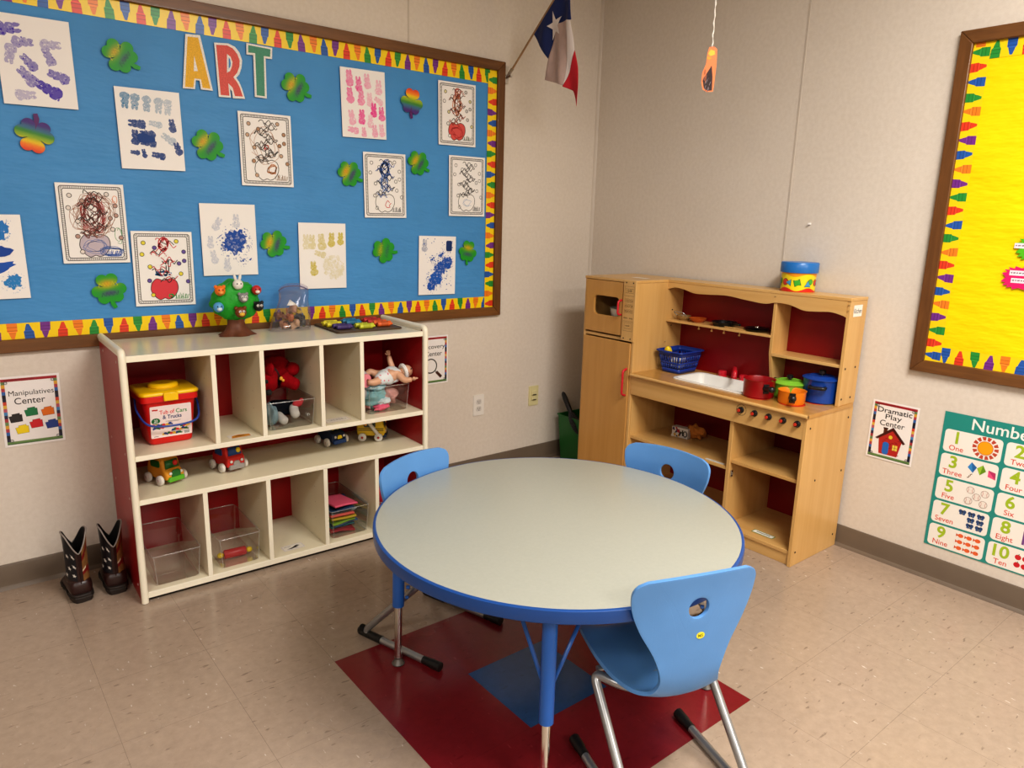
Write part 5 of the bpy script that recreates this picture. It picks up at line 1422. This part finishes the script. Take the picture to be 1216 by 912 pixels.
kb('gap_strip', (.014, .0145, .83), (.272, .018, 1.10), m_gap, 0) if False else None
kb('gap_shade', (.268, .006, .826), (.274, .02, KH-.013), m_gap, 0)  # dark strip painting the shade in the gap between door and panel
cpn = kb('control_panel', (.2745, -.006, .815), (.3545, .004, KH-.001), m_ply)
A = Art(.00012); ln_ = '#5a4326'
def box_(x0, y0, x1, y1, w_=.0012): A.stroke([(x0,y0),(x1,y0),(x1,y1),(x0,y1)], w_, ln_, closed=True)
box_(-.026,.086,.026,.106); A.text('12:00', 0, .091, .016, ln_, .004); box_(-.031,.072,.031,.118)
for r_ in range(3):
    for c_ in range(4):
        x = -.0265+.014*c_; z_ = .040-.026*r_; box_(x, z_, x+.011, z_+.018, .0009); A.text(str((r_*4+c_+1) % 10), x+.0055, z_+.004, .013, ln_, .004)
A.text('start', -.017, -.04, .013, ln_, .006, fit=.026); A.text('stop', .018, -.04, .013, ln_, .006, fit=.022)
box_(-.022,-.088,.022,-.06); A.text('cook', 0, -.078, .014, ln_, .006, fit=.028); box_(-.031,-.1,.031,-.052)
o = A.build('keypad_print', cpn, mat_art()); o.location = (.3145, -.0063, .966); o.rotation_euler = (R(90), 0, 0)
sm_ = M()
for x in (.292, .337):
    for z in (1.102, .828): sm_.cyl((x, -.0058, z), (x, -.0072, z), .0035, n=10)
sm_.build('screws', m_screw, cpn)
fd = kb('fridge_door', (.012, -.003, .022), (.337, .011, .806), m_plyd, .002)
M().tube(fillet([(.322, -.002, .676), (.322, -.028, .668), (.322, -.028, .548), (.322, -.002, .540)], .016, 5), .0058, 10).build('handle', m_redh, fd, smooth=60)
# base cabinet
kb('side_panel', (KW-.015, .0, .0), (KW, KD, KC-.017))
cab = kb('cabinet_divider', (.932, .012, .05), (.950, KD-.012, .553)); M().box((.951, .020, .295), (.957, .034, .325)).box((.9505, .024, .303), (.962, .028, .317)).build('latch', m_chrome, cab, bevel=.001)
kb('base_shelf', (.354, .018, .322), (.932, KD-.012, .337), m_plyh)
kb('base_shelf', (.950, .018, .360), (KW-.015, KD-.012, .375), m_plyh)
kb('bottom_board', (.354, .006, .050), (KW-.015, KD-.012, .066), m_plyh)
kb('kick_board', (.354, .012, .0), (KW-.015, .026, .050), m_plyh)
kb('fridge_side_lining', (.3545, .012, .066), (.358, KD-.012, .553), m_ply, 0)
M().box((.354, KD-.012, .01), (KW-.015, KD-.005, KH-.02)).build('back_panel', m_kred, kt)
ap = kb('apron', (.355, .001, .553), (KW-.0155, .016, KC-.017), m_plyh)
m_knobk = mat('knob_black', '#18171a', .3, var=0); m_knobr = mat('knob_red', '#cf3a24', .35, var=0)
for k, x in enumerate((.988, 1.054, 1.121, 1.187, 1.250)):
    kn = M().lathe([(0,.0),(.0135,.0),(.0135,.006),(.0105,.008),(.0100,.018),(0,.018)], 22, xf=Matrix.Translation((x, .001, .6145)) @ Matrix.Rotation(R(90), 4, 'X')).build('knob', m_knobk, kt)
    M().cyl((x-.001, -.016, .6145), (x-.001, -.021, .6145), .0072, .0064, n=16).build('knob_cap', m_knobr, kn)
A = Art(.0002); A.stroke(circ(0, 0, .024, 32), .0014, '#3a2a18', closed=True); A.stroke([(-.012,.032),(-.004,.0325),(.004,.0325),(.012,.032)], .003, '#3a2a18')
for k in range(10): A.stroke([(.020*math.cos(k*.628), .020*math.sin(k*.628)), (.023*math.cos(k*.628), .023*math.sin(k*.628))], .001, '#3a2a18')
o = A.build('dial_print', ap, mat_art()); o.location = (.988, .0006, .6145); o.rotation_euler = (R(90), 0, 0)
# counter with the sink cut out
sx0, sx1, sy0, sy1 = .552, .925, .082, .292
ct = M()
for lo, hi in (((.354,-.006,KC-.017),(sx0,KD-.012,KC)), ((sx1,-.006,KC-.017),(KW+.003,KD-.012,KC)), ((sx0,-.006,KC-.017),(sx1,sy0,KC)), ((sx0,sy1,KC-.017),(sx1,KD-.012,KC))): ct.box(lo, hi)
ct.build('counter_top', m_plytop, kt)
M().tube([(.354,-.006,KC-.0085),(KW+.003,-.006,KC-.0085)], .0085, 10).build('counter_edge', m_plyh, kt)
m_sink = mat('sink_white', '#eeece6', .25, spec=.5, var=.01)
sk = M(); cx, cy = (sx0+sx1)/2, (sy0+sy1)/2; hw, hd_ = (sx1-sx0)/2, (sy1-sy0)/2
def sr(g, z, r): return [(cx+a, cy+b, z) for a, b in rrect(-hw-g, -hd_-g, hw+g, hd_+g, r, 6)]
loft(sk, [sr(.012, KC+.0005, .034), sr(.012, KC+.005, .034), sr(.008, KC+.0075, .032), sr(-.002, KC+.0065, .03), sr(-.008, KC+.0, .03), sr(-.018, KC-.055, .03), sr(-.028, KC-.066, .026)], False, True)
sk.build('sink_basin', m_sink, kt, smooth=50)
for k, x in enumerate((.655, .775)):
    f = M().lathe([(0,0),(.022,0),(.022,.006),(.020,.008),(.021,.026),(.018,.030),(0,.031)], 22, (x, .325, KC)).build('faucet_handle', m_redh, kt)
sp_ = M().lathe([(0,0),(.014,0),(.014,.03),(.012,.034)], 18, (.715, .335, KC)); sp_.tube(fillet([(.715,.335,KC+.02),(.715,.335,KC+.052),(.775,.25,KC+.052),(.778,.245,KC+.03)], .02, 5), .0105, 12)
sp_.build('faucet_spout', m_redh, kt, smooth=60)
m_brn = mat('burner_red', '#c5281e', .4)
for x, y in ((1.0,.10),(1.150,.118),(1.02,.235),(1.19,.24)): M().lathe([(.040,0),(.054,0),(.054,.0012),(.040,.0012),(.040,0)], 40, (x, y, KC+.0002)).build('burner_ring', m_brn, kt)
# hutch
HF = .235
kb('hutch_top', (.354, HF-.004, KH-.013), (KW+.001, KD, KH), m_plyh)
kb('hutch_side', (KW-.015, HF, KC), (KW, KD, KH-.013))
hd2 = [(HF+.004, .835), (HF+.004, KH-.055), (KD-.012, KH-.055), (KD-.012, KC), (HF+.045, KC), (HF+.012, .80)]
M().prism(hd2, .944, .959, lambda a, b, c: (c, a, b)).build('hutch_divider', m_ply, kt, bevel=.0015)
vl = [(.354, KH-.013), (KW-.015, KH-.013)]
scal = []
NV = 120
for i in range(NV+1):
    x = KW-.015-(KW-.369)*i/NV; q = (x-.354)/(KW-.369)
    if q < .62: z = 1.066 - .018*math.sin(PI*2*(q/.62)*1.25+.2) - .012*q
    else: z = 1.052 + .018*math.sin(PI*2*((q-.62)/.38)*1.1+1.9) - .01*(q-.62)
    scal.append((x, z))
ks = [(.354,1.052),(.40,1.064),(.45,1.060),(.52,1.046),(.60,1.048),(.70,1.053),(.80,1.044),(.90,1.037),(.955,1.047),(1.02,1.045),(1.09,1.028),(1.15,1.030),(1.21,1.035),(1.26,1.026),(1.275,1.02)]
scal = [(p.x, p.y) for p in bez([(a, b+.014, 0) for a, b in ks], 6)][::-1]
M().prism(vl+scal, HF-.002, HF+.012, lambda a, b, c: (a, c, b)).build('valance', m_plyh, kt, bevel=.002)
hs = kb('hutch_shelf', (.354, HF+.002, .903), (.944, KD-.012, .914), m_plyh)
for x in (.545, .62, .69, .775): M().lathe([(0,-.018),(.005,-.018),(.006,-.014),(.003,-.01),(.003,0),(0,0)], 10, (x, HF+.02, .903)).build('peg', m_ply, hs)
kb('hutch_shelf', (.959, HF+.004, .822), (KW-.015, KD-.012, .835), m_plyh)
scr = M()
for x, y, z in ((KW+.0003,.03,.60),(KW+.0003,.34,.60),(KW+.0003,.03,.06),(KW+.0003,.34,.06),(KW+.0003,.34,.36),(KW+.0003,.12,.36),(KW+.0003,.255,.69),(KW+.0003,.33,.69),(KW+.0003,.255,.82),(KW+.0003,.34,.82)): scr.cyl((x-.002, y, z), (x+.001, y, z), .0045, n=10)
for x, z in ((KW-.008,1.085),(KW-.008,1.062),(.952,1.088),(.362,.80)): scr.cyl((x, HF+.004-.007, z), (x, HF-.003, z), .0042, n=10)
for y in (.02,.1): scr.cyl((.3543, .28, .86+y), (.3552, .28, .86+y), .004, n=8)
scr.build('screws', m_screw, kt)
A = Art(.0002); A.rect(-.025, -.017, .025, .017, '#f0ece4'); A.text('Kitchen', 0, -.007, .020, '#16161e', .004, fit=.043)
o = A.build('kitchen_label', kt, mat_art()); o.scale = (1.45, 1.4, 1); o['label'] = 'small white label reading Kitchen'; o.location = (KW+.0006, .297, 1.060); o.rotation_euler = (R(90), 0, R(90))
A = Art(.0002); A.rect(-.05, -.0095, .05, .0095, '#dcd6cc'); A.stroke([(-.02,.003),(-.005,.0035),(.01,.0025),(.04,.003)], .002, '#777')
o = A.build('shelf_label', kt, mat_art()); o.location = (.885, .0176, .3265); o.rotation_euler = (R(62), 0, 0); o['label'] = 'white paper strip on shelf edge'; o.location = (.86, .03, .3385); o.rotation_euler = (0, 0, 0)
A = Art(.0002); A.poly(rrect(-.052, -.017, .052, .017, .005), '#6f8f4a'); A.poly(rrect(-.048, -.013, .048, .013, .004), '#f0eee2'); A.stroke([(-.034,.001),(-.02,.002),(-.006,.0),(.01,.002),(.032,.001)], .007, '#8a8f86')
o = A.build('cupboard_label', kt, mat_art()); o['label'] = 'white label with green border'; o.location = (1.115, .07, .0665)
A = Art(.0002); A.rect(-.05, -.02, .05, .02, '#e9e2da'); o = A.build('top_label', kt, mat_art()); o.location = (.235, .16, KH+.0003)
# ---- pots and pans
def knobm(m, c, r_=.013, h=.018): m.lathe([(0,0),(.006,0),(.0055,.006),(r_,.009),(r_,.009+h*.5),(r_*.7,h),(0,h+.001)], 18, c)
m_pk = mat('pot_black_plastic', '#17171a', .35, var=.03)
def pot(name, label, x, y, r_, h, col, lid, ang, handle='stick', cat='pot'):
    t = thing(name, label, cat, K(x, y, KC+.0016), KR)
    mc = mat('pot_'+col[1:], col, .28, spec=.5, var=.03)
    M().lathe([(0,0),(r_*.92,0),(r_*.97,.004),(r_,h-.004),(r_+.0025,h),(r_-.001,h),(r_-.004,h-.006),(r_*.93,.006),(0,.006)], 48).build('pot_body', mc, t)
    ux, uy = math.cos(ang), math.sin(ang)
    if handle == 'stick':
        p = Vector((ux*r_, uy*r_, h*.62)); d0 = Vector((ux, uy, .12))
        M().tube([p-d0*.004, p+d0*.008, p+d0*.02, p+d0*.038, p+d0*.055, p+d0*.062], [.016,.013,.0105,.0125,.0135,.009], 14).box((-.012,-.004,-.022), (.012,.006,.018), xf=Matrix.Translation(p) @ Matrix.Rotation(ang+PI/2, 4, 'Z')).build('handle', m_pk, t, smooth=60)
    else:
        for s in (0, PI):
            ux, uy = math.cos(ang+s), math.sin(ang+s); vx, vy = -uy, ux; z = h*.72
            M().tube(fillet([(ux*(r_-.002)+vx*.03, uy*(r_-.002)+vy*.03, z), (ux*(r_+.022)+vx*.03, uy*(r_+.022)+vy*.03, z), (ux*(r_+.022)-vx*.03, uy*(r_+.022)-vy*.03, z), (ux*(r_-.002)-vx*.03, uy*(r_-.002)-vy*.03, z)], .012, 5), .0075, 10).build('handle', m_pk, t, smooth=60)
    if lid:
        l = M().lathe([(0,h+.012),(r_*.3,h+.0115),(r_*.62,h+.0105),(r_*.66,h+.0125),(r_*.70,h+.010),(r_*.95,h+.007),(r_+.006,h+.003),(r_+.006,h),(r_-.002,h-.0005)][::-1], 48).build('lid', mc, t)
        kk = M(); knobm(kk, (0, 0, h+.011), .0135, .024); kk.build('lid_knob', m_pk, l)
    return t
pot('cooking_pot', 'red pot without lid beside the white sink', .992, .112, .067, .078, '#98101a', False, R(-32))
pot('cooking_pot', 'lime green pot with lid behind red pot', 1.070, .222, .070, .062, '#86c440', True, R(150))
pot('saucepan', 'orange saucepan with black handle at the counter front', 1.142, .125, .056, .055, '#ee8a22', False, R(-58), cat='pan')
pot('stock_pot', 'tall blue pot with lid in the right corner of counter', 1.192, .262, .072, .100, '#1a479c', True, R(-72), 'loop')
# ---- blue basket
m_bsk = mat('basket_blue', '#1e3f9a', .35, spec=.5, var=.03)
t = thing('storage_basket', 'blue plastic slotted basket on the counter beside the fridge', 'basket', K(.452, .245, KC+.0006), KR+R(2))
def bw(u, z):   # outline grows upwards
    k = z/.108; return (.052+.020*k, .072+.020*k)
m = M(); hgt = .108
def band(z0, z1):
    for (zz0, zz1) in ((z0, z1),):
        r0 = rrect(-bw(0,zz0)[0], -bw(0,zz0)[1], bw(0,zz0)[0], bw(0,zz0)[1], .014, 4); r1 = rrect(-bw(0,zz1)[0], -bw(0,zz1)[1], bw(0,zz1)[0], bw(0,zz1)[1], .014, 4)
        n = len(r0); m.add([(a, b, zz0) for a, b in r0]+[(a, b, zz1) for a, b in r1], [(i, (i+1) % n, n+(i+1) % n, n+i) for i in range(n)])
band(0, .022); band(.046, .056); band(.086, hgt)
for side in range(4):
    L_ = 9 if side % 2 else 7
    for k in range(L_+1):
        f = -1+2*k/L_
        for z0, z1 in ((.022,.046),(.056,.086)):
            q = []
            for z, ww in ((z0, .0), (z1, .0)):
                hx, hy = bw(0, z); w_ = .0034 if 0 < k < L_ else .006
                for s in (-1, 1):
                    if side == 0: q.append((f*(hx-.012)+s*w_, -hy, z))
                    elif side == 1: q.append((hx, f*(hy-.012)+s*w_, z))
                    elif side == 2: q.append((f*(hx-.012)+s*w_, hy, z))
                    else: q.append((-hx, f*(hy-.012)+s*w_, z))
            m.add(q, [(0, 1, 3, 2)])
r0 = rrect(-.050, -.070, .050, .070, .014, 4); m.add([(a, b, 0.001) for a, b in r0], [tuple(range(len(r0)))])
m.build('basket_body', m_bsk, t, solid=.0025)
M().tube([(a, b, hgt) for a, b in rrect(-.078, -.098, .078, .098, .018, 5)], [.0045]*24, 8, closed=True).box((-.020,-.108,hgt-.004), (.020,-.094,hgt+.003)).build('basket_rim', m_bsk, t, smooth=60)
o = cloth('paper_bag', 'white paper bag inside the blue basket', '#dcd8d2', 0, 0, 0, (.03,.045,.036), 21, cat='bag'); place(o, K(.445, .245, KC+.048), KR)
t = thing('toy_lemon', 'yellow toy lemon poking out of the blue basket', 'toy food', K(.412, .200, KC+.100), KR+.4)
M().lathe([(0,-.032),(.006,-.028),(.016,-.018),(.020,0),(.016,.018),(.006,.027),(0,.031)], 20, xf=Matrix.Rotation(R(25), 4, 'X')).build('fruit', m_ryel, t)
# ---- shelf dishes
m_ord = mat('dish_orange', '#b85a24', .35, var=.04); m_bkd = mat('dish_black', '#101215', .3, var=.05)
t = thing('toy_bowl', 'orange toy bowl on the upper hutch shelf', 'bowl', K(.505, .295, .9145), KR)
M().lathe([(0,0),(.022,0),(.040,.014),(.044,.020),(.041,.020),(.022,.005),(0,.004)], 32).build('bowl', m_ord, t)
t = thing('toy_strainer', 'wire handled toy strainer at the left end of hutch shelf', 'strainer', K(.415, .30, .9145), KR)
M().lathe([(.022,.001),(.030,.010),(.034,.022),(.036,.022),(.032,.008),(.023,0),(0,0)], 28).build('bowl', mat('strainer_tan', '#9a7a4c', .45), t)
M().tube(fillet([(-.03,-.018,.022),(-.045,-.03,.040),(.02,-.034,.040),(.03,-.018,.022)], .012), .0022, 8).build('wire_handle', m_tube, t)
t = thing('toy_frying_pan', 'black toy frying pan in the middle of the hutch shelf', 'pan', K(.655, .30, .9145), KR)
M().lathe([(0,0),(.048,0),(.058,.020),(.061,.020),(.051,-.0),(.05,.0035),(0,.004)][:4]+[(.055,.018),(.047,.004),(0,.004)], 36).build('pan_body', m_bkd, t)
M().tube([(.055,-.01,.016),(.085,-.03,.020),(.118,-.045,.022)], [.006,.007,.006], 10).build('handle', m_bkd, t)
t = thing('toy_plate', 'black toy plate stack on right end of the hutch shelf', 'plate', K(.835, .30, .9145), KR)
M().lathe([(0,0),(.035,0),(.058,.008),(.060,.010),(.056,.010),(.034,.003),(0,.003)], 36).build('plate', m_bkd, t)
M().lathe([(0,.004),(.03,.004),(.052,.013),(.054,.015),(.05,.015),(.03,.008),(0,.007)], 36).build('plate', m_bkd, t)
M().ball((0,0,.016), (.012,.010,.008), 12, 8).build('lid_knob', m_chrome, t)
t = thing('toy_spatula', 'wooden toy spatula lying at the front of the hutch shelf', 'utensil', K(.735, .262, .9145), KR-.06)
M().box((-.06,-.004,.0005), (.03,.004,.005)).box((.03,-.014,.0005), (.075,.014,.0035)).build('spatula', m_ply, t, bevel=.001)
# ---- inside the microwave
t = thing('toy_bowl', 'white ribbed bowl seen through the microwave window', 'bowl', K(.195, .100, .8265), KR)
M().lathe([(0,.0),(.045,.0),(.050,.004)]+[(.052+.022*k/8+.0012*(k % 2), .012+.118*k/8) for k in range(9)]+[(.078,.134),(.074,.134),(.046,.008),(0,.008)], 40).build('bowl', mat('bowl_cream', '#e3dccd', .5, var=.04), t)
M().ball((.012,.01,.128), (.03,.03,.018), 16, 10).build('filling', mat('bowl_red_filling', '#8a2a26', .6, var=.2), t)
# ---- food packets on the base shelf
t = thing('food_box', 'printed toy food box on the left base shelf', 'box', K(.527, .212, .3375), KR+R(8))
M().box((-.045,-.02,0), (.045,.02,.052)).build('carton', mat('carton_white', '#d5cfc9', .5, var=.05), t, bevel=.001)
A = Art(.0002); r = random.Random(77)
for k in range(26): A.poly(blobpoly(r, r.uniform(-.040,.012), r.uniform(-.022,.022), r.uniform(.003,.008), 7, .4), ['#a8323a','#3a4a3a','#c9a04a','#4a3a5a','#d9d2c9'][k % 5])
A.stroke([(.016,.016),(.018,-.014)], .006, '#2a2628'); A.stroke(circ(.031,-.002,.010,10,.014), .005, '#2a2628', closed=True)
o = A.build('front_print', t, mat_art()); o.location = (0, -.0203, .026); o.rotation_euler = (R(90), 0, 0)
M().box((-.0455,-.018,.004), (-.0448,.018,.048)).build('side_print', mat('carton_green', '#4f7a3a', .5), t)
o = cloth('snack_bag', 'orange snack bag behind the printed food box', '#b5702a', 0, 0, 0, (.05,.028,.034), 33, cat='bag'); place(o, K(.59, .245, .3375+.036), KR+.2)
o = cloth('snack_bag', 'small red and blue packet lying behind the food box', '#8a4a44', 0, 0, 0, (.04,.022,.028), 34, cat='bag'); place(o, K(.532, .27, .3375+.026), KR)
# ---- drum tin on the hutch
t = thing('shape_tin', 'round yellow tin with blue lid and printed shapes on top of kitchen', 'tin', K(1.011, .302, KH+.0005), KR)
RB, HB = .071, .088
M().lathe([(0,0),(RB,0),(RB,HB),(0,HB)], 64).build('tin_body', mat('tin_yellow', '#f3d81a', .35, var=.02), t)
M().lathe([(RB-.001,HB-.006),(RB+.0065,HB-.006),(RB+.0075,HB),(RB+.0075,HB+.034),(RB+.0045,HB+.038),(0,HB+.039)], 64).build('lid', mat('tin_lid_blue', '#2473bd', .3, var=.03), t)
A = Art(.0004)
def fanband(zf, z0, col):
    n = 90; zz = A.z()
    for k in range(n):
        a0, a1 = -PI*RB+2*PI*RB*k/n, -PI*RB+2*PI*RB*(k+1)/n
        A.poly([(a0, z0), (a1, z0), (a1, zf(a1)), (a0, zf(a0))], col, zz)
fanband(lambda a: .012+.007*math.sin(a*62), .001, '#d8301f'); fanband(lambda a: .072+.006*math.sin(a*55+1), .0815, '#ee9a1c')
def shp(kind, a, z, c, s_=.013, rot=0):
    P = {'c': circ(0,0,s_,20), 's': [(-s_,-s_),(s_,-s_),(s_,s_),(-s_,s_)], 't': [(-s_*1.1,-s_),(s_*1.1,-s_),(0,s_*1.1)]}[kind]
    P = rotp(P, a, z, rot); Q = [(a+(x-a)*1.16, z+(y-z)*1.16) for x, y in P]
    A.fan(Q, a, z, lambda x, y: lin('#2a3a2a'), 2); A.fan(P, a, z, lambda x, y: lin(c), 2)
x0 = -.105
for k in range(9):
    a = -.21+.048*k
    [lambda: (shp('c', a-.006, .042, '#d2422c'), shp('t', a+.010, .040, '#4aa0c8', .011, 1.57)), lambda: shp('s', a, .040, '#3fa82f', .012, .3), lambda: (shp('c', a+.009, .045, '#4fae3a', .011), shp('t', a-.004, .037, '#4a9ac8', .012))][(k+1) % 3]()
A.build('shape_print', t, mat_art('tin_print', .35, .5), warp=lambda x, y, z: ((RB+z+.0004)*math.cos(x/RB-2.2), (RB+z+.0004)*math.sin(x/RB-2.2), y))

# ================================================================== GREEN BIN IN THE CORNER
m_gbin = mat('green_bin', '#1f6a2c', .4, var=.05)
t = thing('green_bin', 'dark green open bin in the corner behind the fridge', 'bin', (-.147, -.172, 0))
bm_ = M(); h_ = .275
def rg(g, z): return [(a, b, z) for a, b in rrect(-.115-g, -.115-g, .115+g, .115+g, .012, 4)]
loft(bm_, [rg(-.018, 0), rg(-.016, .006), rg(.0, h_), rg(.005, h_+.001), rg(.005, h_+.006), rg(-.003, h_+.006), rg(-.018, .012)], True, True).build('bin_body', m_gbin, t)
t = thing('hand_brush', 'black handled grey brush sticking out of the green bin', 'brush', (-.243, -.217, .214), (R(-37), 0, 0))
M().tube([(0,0,.10),(0,0,.14),(.002,0,.20),(.004,0,.235),(.004,0,.245)], [.012,.015,.016,.012,.005], 12).build('handle', m_pk, t)
M().ball((0,0,.045), (.036,.020,.075), 20, 14).build('brush_head', mat('brush_speckled', '#3a3a3d', .9, var=.5, vscale=120, bump=.8, bscale=200), t)

# ================================================================== FLAG on its staff at the board's edge
m_fb = mat('flag_blue', '#16285f', .7, var=.04); m_fw = mat('flag_white', '#ddd2cd', .7, var=.03); m_fr = mat('flag_red', '#c01f2e', .7, var=.04)
m_staff = mat_wood('staff_wood', '#8a6a48', '#a98660', (40, 40, 3))
ft = thing('wall_flag', 'blue, white and red star flag drooping from a wooden staff beside the blue board', 'flag', (-.665, -.020, 2.084))
sd = Vector((0, -.329, .288)).normalized()
M().cyl((0, .002, -.002), tuple(sd*.62), .0052, .0048, n=12).build('staff', m_staff, ft)
M().ball(tuple(sd*.625), (.010,.010,.012), 14, 10).build('finial', mat('staff_tip_gold', '#c9a13a', .3, .7), ft)
bk = M().cyl(tuple(sd*-.006), tuple(sd*.05), .0085, n=14); bk.box((-.012,.008,-.03), (.012,.012,.05)); bk.box((-.005,-.03,-.006), (.005,.01,.004)); bk.build('bracket', m_chrome, ft)
# cloth panels: coordinates (y, z) from the staff foot; x bulges as folds
def fy(y, z): return (y+.020, z-2.084)
def fold(a, b): return .010*math.sin(34*a+7*b)+.004*math.sin(70*a-14*b+1)
def panel(name, P, m, off, rnd=0):
    A_ = M(); n = len(P)
    # dense triangulated sheet
    bm = bmesh.new(); vs = [bm.verts.new((a, b, 0)) for a, b in P]; bm.faces.new(vs)
    bmesh.ops.triangulate(bm, faces=bm.faces[:])
    for _ in range(4): bmesh.ops.subdivide_edges(bm, edges=bm.edges[:], cuts=1, use_grid_fill=True)
    for v in bm.verts:
        a, b = v.co.x, v.co.y; d = max(0, min(1, (.30-(b+a*-.875*0))/.3))
        v.co = Vector((off + fold(a, b)*min(1, max(0, (sd.z/sd.y*a - b)/.10)), a, b))
    me = bpy.data.meshes.new(name); 
    for f in bm.faces: f.smooth = True
    bm.to_mesh(me); bm.free(); me.materials.append(m)
    o = bpy.data.objects.new(name, me); COL.objects.link(o); o.parent = ft
    md = o.modifiers.new('solid', 'SOLIDIFY'); md.thickness = .0012; md.offset = 0
    return o
s1 = fy(-.211, 2.253); 
stf = lambda t_: (sd.y*t_, sd.z*t_)
panel('blue_field', [s1, stf(.40), stf(.56), fy(-.470, 2.345), fy(-.484, 2.265), fy(-.42, 2.262), fy(-.365, 2.238), fy(-.322, 2.126), fy(-.27, 2.185)], m_fb, 0)
m_fw2 = mat('flag_white_showthrough', '#c3aaa2', .7, var=.06, vscale=30)  # translucency put into the colour: red cloth showing through the white
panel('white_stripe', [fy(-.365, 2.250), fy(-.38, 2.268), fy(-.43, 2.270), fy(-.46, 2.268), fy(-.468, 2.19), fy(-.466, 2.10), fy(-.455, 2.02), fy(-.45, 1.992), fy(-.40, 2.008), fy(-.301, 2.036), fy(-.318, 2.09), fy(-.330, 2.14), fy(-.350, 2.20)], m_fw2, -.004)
panel('white_fold', [fy(-.458, 2.268), fy(-.484, 2.262), fy(-.500, 2.19), fy(-.508, 2.125), fy(-.482, 2.05), fy(-.447, 1.990), fy(-.454, 2.02), fy(-.464, 2.10), fy(-.466, 2.19)], m_fw, -.006)
panel('red_stripe', [fy(-.508, 2.135), fy(-.528, 2.06), fy(-.540, 1.98), fy(-.546, 1.892), fy(-.530, 1.925), fy(-.50, 1.965), fy(-.446, 1.988), fy(-.480, 2.05)], m_fr, -.007)
sc0 = fy(-.362, 2.262); P = []
for i in range(10):
    a = PI/2+PI*i/5+.25; q = .064 if i % 2 == 0 else .025; P.append((sc0[0]-q*math.cos(a)*.72, sc0[1]+q*math.sin(a)))
panel('white_star', P, m_fw, -.006)

# ================================================================== HANGING PAPER ORNAMENT
m_cord = mat('white_cord', '#e6e2da', .7, var=.15, vscale=200)
ot = thing('hanging_ornament', 'orange paper shape with dark feathery end hanging on a white string from the ceiling', 'ornament', (-.787, -1.345, 1.855))
A = Art(.0005)
W_ = .001
outl = [(-.010,.148),(.008,.150),(.019,.142),(.021,.09),(.018,.02),(.016,.0),(-.006,-.002),(-.022,.006),(-.029,.030),(-.028,.062),(-.017,.092),(-.015,.128)]
A.poly(outl, '#ea8756'); A.poly([(-.004,.140),(.010,.136),(.012,.124),(-.004,.118),(-.012,.126)], '#e8c24a'); A.poly([(-.014,.118),(.002,.112),(-.006,.106),(-.015,.108)], '#d9a040')
A.poly([(.004,.088),(.010,.05),(.012,.004),(-.004,.002),(-.018,.010),(-.024,.036),(-.012,.060)], '#3a2a2a')
r = random.Random(3)
for k in range(14): x = r.uniform(-.018,.008); y = r.uniform(.008,.06); A.stroke([(x, y), (x-.004, y-.012)], .0018, ['#6a5a5c','#8a7a80','#1a1416'][k % 3])
for k in range(8): x = r.uniform(-.024,-.012); y = r.uniform(.04,.075); A.stroke([(x, y), (x-.002, y-.014)], .002, '#b06a4a')
o = A.build('paper_shape', ot, mat_art('ornament_paper', .6, .3)); md = o.modifiers.new('solid', 'SOLIDIFY'); md.thickness = .0006
o.rotation_euler = (R(90), 0, R(-38))
zc = CEIL-1.855; r = random.Random(8); P = []
for k in range(60): zz = .150+(zc-.150)*k/59; P.append(Vector((.0015*math.sin(k*1.7), .0015*math.cos(k*2.1), zz)) + Vector((-.04, -.017, 0))*(zz-.150)/.29*.12)
M().tube(P, [.0024+.0012*math.sin(k*2.4) for k in range(60)], 7).build('string', m_cord, ot, smooth=80)
M().ball(tuple(P[-1]), (.008,.008,.004), 10, 6).build('ceiling_hook', m_plate, ot)

# small brown ring on the floor
t = thing('rubber_ring', 'tiny brown ring lying on the tan floor at lower left', 'ring', (-2.72, -1.60, .0018))
M().tube([(.006*math.cos(a_*PI/10), .006*math.sin(a_*PI/10), 0) for a_ in range(20)], .0016, 7, closed=True).build('ring', mat('ring_brown', '#6b5a45', .6), t)
